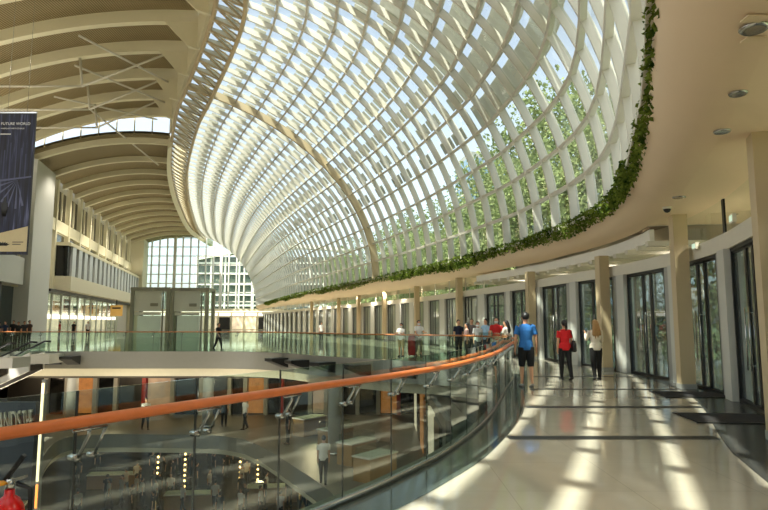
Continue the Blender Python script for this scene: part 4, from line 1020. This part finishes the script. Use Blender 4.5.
# people on the two lower levels: copies of one pair
pr1, _ = person((-7.6, 33.6, ZB), 2.4, 1.7, 'person in white shirt on the lower level walking past the shop fronts', (.86, .83, .78), (.15, .15, .16), vox=.02, group='shoppers on the lower levels', legs=((.25, .1), (-.2, .2)))
pr2, _ = person((-9.0, 34.6, ZB), 3.4, 1.68, 'person in dark clothes on the lower level walking past the shop fronts', (.10, .10, .10), (.1, .1, .1), vox=.02, group='shoppers on the lower levels')
spots = [(-2.2, 22.5, ZB), (-4.6, 29.5, ZB), (-13, 33.5, ZB)]
labs_ = ['person in white shirt on the lower level beside the counters', 'person in dark clothes on the lower level at the far corner', 'person in white shirt on the lower level near the bridge column']
for k, (s_, lab) in enumerate(zip(spots, labs_)):
    c = copy_tree([pr1, pr2][k % 2]); c.location = s_; c.rotation_euler.z = k*1.9; c['label'] = lab
random.seed(3); spot_b = []
while len(spot_b) < 64:
    px = random.uniform(92, 345); Y = random.uniform(33.5, 47); q = V3(((px-384)/FPX*Y*1.03, Y, ZC))
    if all((q-r).length > .8 for r in spot_b): spot_b.append(q)
for k, p in enumerate(spot_b):
    c = copy_tree([pr1, pr2][k % 2]); c.location = p; c.rotation_euler.z = k*1.3; c['label'] = 'small shopper in a white shirt in the dim basement crowd' if k % 2 == 0 else 'small shopper in dark clothes in the dim basement crowd'; c['group'] = 'basement crowd in white shirts' if k % 2 == 0 else 'basement crowd in dark clothes'
# phone for the blond woman's raised hand
bpy.data.objects.remove(ph)

# ------------------------------------------------------------------ outdoors
MB().box((5.4, -200, -6.3), (600, 900, -6)).box((-400, 60.5, -6.3), (5.4, 900, -6)).build('ground_outside', M_ground)['kind'] = 'structure'
def tree_proto(seed, palm):
    random.seed(seed); o = empty('broadleaf_tree' if not palm else 'palm_tree', (0,0,-6))
    H = 11 if palm else 8
    MB().tube([(0,0,0), (.15, .1, H*.4), (-.05, .15, H*.8), (0, .1, H)], [.28, .2, .17, .14], 10).build('trunk', M_bark, o)
    mb = MB()
    if palm:
        for a in range(22):
            an = 2*PI*a/22+random.uniform(-.1,.1); el = random.uniform(-.2, .9); ln = random.uniform(3, 4.2); prev = None
            for q in range(14):
                f = q/13; r = ln*f; z = H + math.sin(el)*r*1.0 - 1.9*f*f*ln*.42; r2 = r*math.cos(el*.7); p = V3((math.cos(an)*r2, .1+math.sin(an)*r2, z))
                for s in (-1, 1):
                    sd = V3((-math.sin(an)*s, math.cos(an)*s, -.35)); w = .95*(1-f*.6); up = V3((math.cos(an), math.sin(an), 0))
                    mb.add([p, p+sd*w*.5+up*.16, p+sd*w+up*.35, p+sd*w*.5+up*.32], [(0,1,2,3)])
    else:
        for c in range(34):
            cc = V3((random.gauss(0, 1.8), random.gauss(0, 1.8), H + random.uniform(-4.5, 5.0))); r = random.uniform(1.0, 1.9)
            for _ in range(330):
                d = V3((random.gauss(0,1), random.gauss(0,1), random.gauss(0,1))).normalized(); p = cc + d*r*random.random()**.4
                leaf(mb, p, random.uniform(.15, .27), d+V3((0,0,-.3)))
    mb.build('crown', M_tree2 if palm else M_tree, o); return o
protos = [tree_proto(1, False), tree_proto(2, False), tree_proto(3, True)]
random.seed(8); first = [True]*3
tl = ['leafy green tree outside, seen through the glass roof', 'leafy green tree outside, seen through the glass roof', 'tall palm outside, seen through the glass roof']
tsp = []
for Y in range(14, 112, 8):
    j = min(Lc, key=lambda p: abs(p.y-Y))
    for d in (14, 23):
        tsp.append((j.x + d + random.uniform(-1, 1), Y + (4 if d > 20 else 0) + random.uniform(-1, 1)))
def j_lim(y): return min(Lc, key=lambda p: abs(p.y-y)).x + 18
for k, (x, y) in enumerate(tsp):
    i = random.choice((0, 1, 1, 2, 0)); o = protos[i] if first[i] else copy_tree(protos[i]); first[i] = False
    o.location = (x, y, -6); o.rotation_euler.z = random.uniform(0, 6); s = (random.uniform(1.15, 1.4) if x < j_lim(y) else random.uniform(1.6, 1.95))*(1.15 if y < 62 else .95); o.scale = (s, s, s*random.uniform(.95, 1.15))
    tag(o, tl[i], 'tree', 'trees outside the glass roof' if i < 2 else 'palms outside the glass roof')
def tower(x, y, w, d, h, lab):
    o = empty('office_tower', (x, y, -6), .2, lab, 'building'); MB().box((-w/2, -d/2, 0), (w/2, d/2, h)).build('tower_shaft', M_tower, o)
    MB().box((-w/2+2, -d/2+2, h), (w/2-2, d/2-2, h+5)).build('roof_plant', M_grey, o)
    for k in range(int(h/6)): MB().box((-w/2-.2, -d/2-.2, 6*k), (w/2+.2, d/2+.2, 6*k+.9)).build('floor_band', M_offw, o)
tower(70, 420, 30, 30, 120, 'pale blue glass tower far outside, left one'); tower(135, 400, 26, 26, 95, 'pale blue glass tower far outside, right one')
# end wall behind the camera
MB().box((-40, -14.4, ZC), (16, -14, 22)).build('wall_back', M_offw)['kind'] = 'structure'

# ------------------------------------------------------------------ light
w = bpy.data.worlds.new('sky'); SC.world = w; w.use_nodes = True; nt = w.node_tree
bgn = nt.nodes['Background']; sk = nt.nodes.new('ShaderNodeTexSky'); sk.sky_type = 'NISHITA'; sk.sun_disc = False
sk.sun_elevation = math.radians(55); sk.sun_rotation = math.radians(200); sk.air_density = 1.0; sk.dust_density = 2.5; sk.ozone_density = 1.0
hs = nt.nodes.new('ShaderNodeHueSaturation'); hs.inputs['Saturation'].default_value = .5
nt.links.new(sk.outputs[0], hs.inputs['Color']); nt.links.new(hs.outputs[0], bgn.inputs['Color']); bgn.inputs['Strength'].default_value = .25
sd = bpy.data.lights.new('sun', 'SUN'); so = bpy.data.objects.new('sun', sd); COL.objects.link(so)
sd.energy = 9.0; sd.angle = math.radians(.6); sd.color = (1, .955, .87)
KX, KY = -.42, -.30
so.rotation_euler = V3((KX, KY, 1)).to_track_quat('Z', 'Y').to_euler()
def lamp(x, y, z, e, col=(1, .75, .45), r=.4):
    d = bpy.data.lights.new('lamp', 'POINT'); o = bpy.data.objects.new('lamp', d); COL.objects.link(o); o.location = (x, y, z); d.energy = e; d.color = col; d.shadow_soft_size = r
for x, y in ((-22, 36), (-16, 36), (-10, 36), (-4, 35)): lamp(x, y, -1.8, 120)
for x, y in ((-18, 40), (-11, 39), (-5, 37), (-9, 45)): lamp(x, y, -5.8, 90)
for x, y in ((-12, 22), (-6, 20)): lamp(x, y, -6.0, 30)

def spot(p, e, col=(1, .92, .80), ang=140, size=.10):
    d = bpy.data.lights.new('fill_spot', 'SPOT'); o = bpy.data.objects.new('fill_spot', d); COL.objects.link(o)
    o.location = p; d.energy = e; d.color = col; d.spot_size = math.radians(ang); d.spot_blend = .6; d.shadow_soft_size = size
for k in range(0, len(Ls), 4):
    p = offset(Ls, 2.2, ZS-.03)[k]
    if -8 < p.y < 110: spot(p, 260)  # unseen fill spots along the soffit, added to lift the ambient light
for Y in (64, 76, 88, 100, 112):
    for f in (.3, .7): spot(roofpt(Y, f, *FAR)+V3((0,0,-.1)), 1300, (1, .93, .82), 120, .2)  # unseen fill spots under the far roof, added to brighten the hall
for x in (-19, -14, -9.5, -5.5): 
    d = bpy.data.lights.new('soffit_fill', 'SPOT'); o = bpy.data.objects.new('soffit_fill', d); COL.objects.link(o)  # unseen fill without a fitting, added to brighten the bridge soffit
    o.location = (x, 29.6 if x > -12 else 31.0, -3.9); o.rotation_euler = (PI-.5, 0, 0); d.energy = 430; d.color = (1, .9, .72); d.spot_size = math.radians(120); d.spot_blend = .8; d.shadow_soft_size = .15
def up_fill(p, e):
    d = bpy.data.lights.new('roof_fill', 'AREA'); o = bpy.data.objects.new('roof_fill', d); COL.objects.link(o)  # unseen fill light, added to brighten the left roof from below
    d.shape = 'RECTANGLE'; d.size = .4; d.size_y = 5; d.energy = e; d.color = (1, .92, .78); o.location = p; o.rotation_euler = (PI, 0, .25)
for Y in (12, 24, 36, 48): up_fill(fp(Y, 1.4, 11.3), 300)
for Y in range(72, 126, 12): up_fill(fp(Y, 1.7, 11.3), 70)
SC.view_settings.view_transform = 'Standard'; SC.view_settings.look = 'None'; SC.view_settings.gamma = 1; SC.view_settings.use_curve_mapping = False
SC.view_settings.exposure = 0.74
SC.cycles.max_bounces = 10; SC.cycles.diffuse_bounces = 4; SC.cycles.glossy_bounces = 4; SC.cycles.transparent_max_bounces = 24; SC.cycles.transmission_bounces = 4
SC.cycles.use_denoising = True; SC.cycles.sample_clamp_indirect = 6; SC.cycles.caustics_reflective = False; SC.cycles.caustics_refractive = False
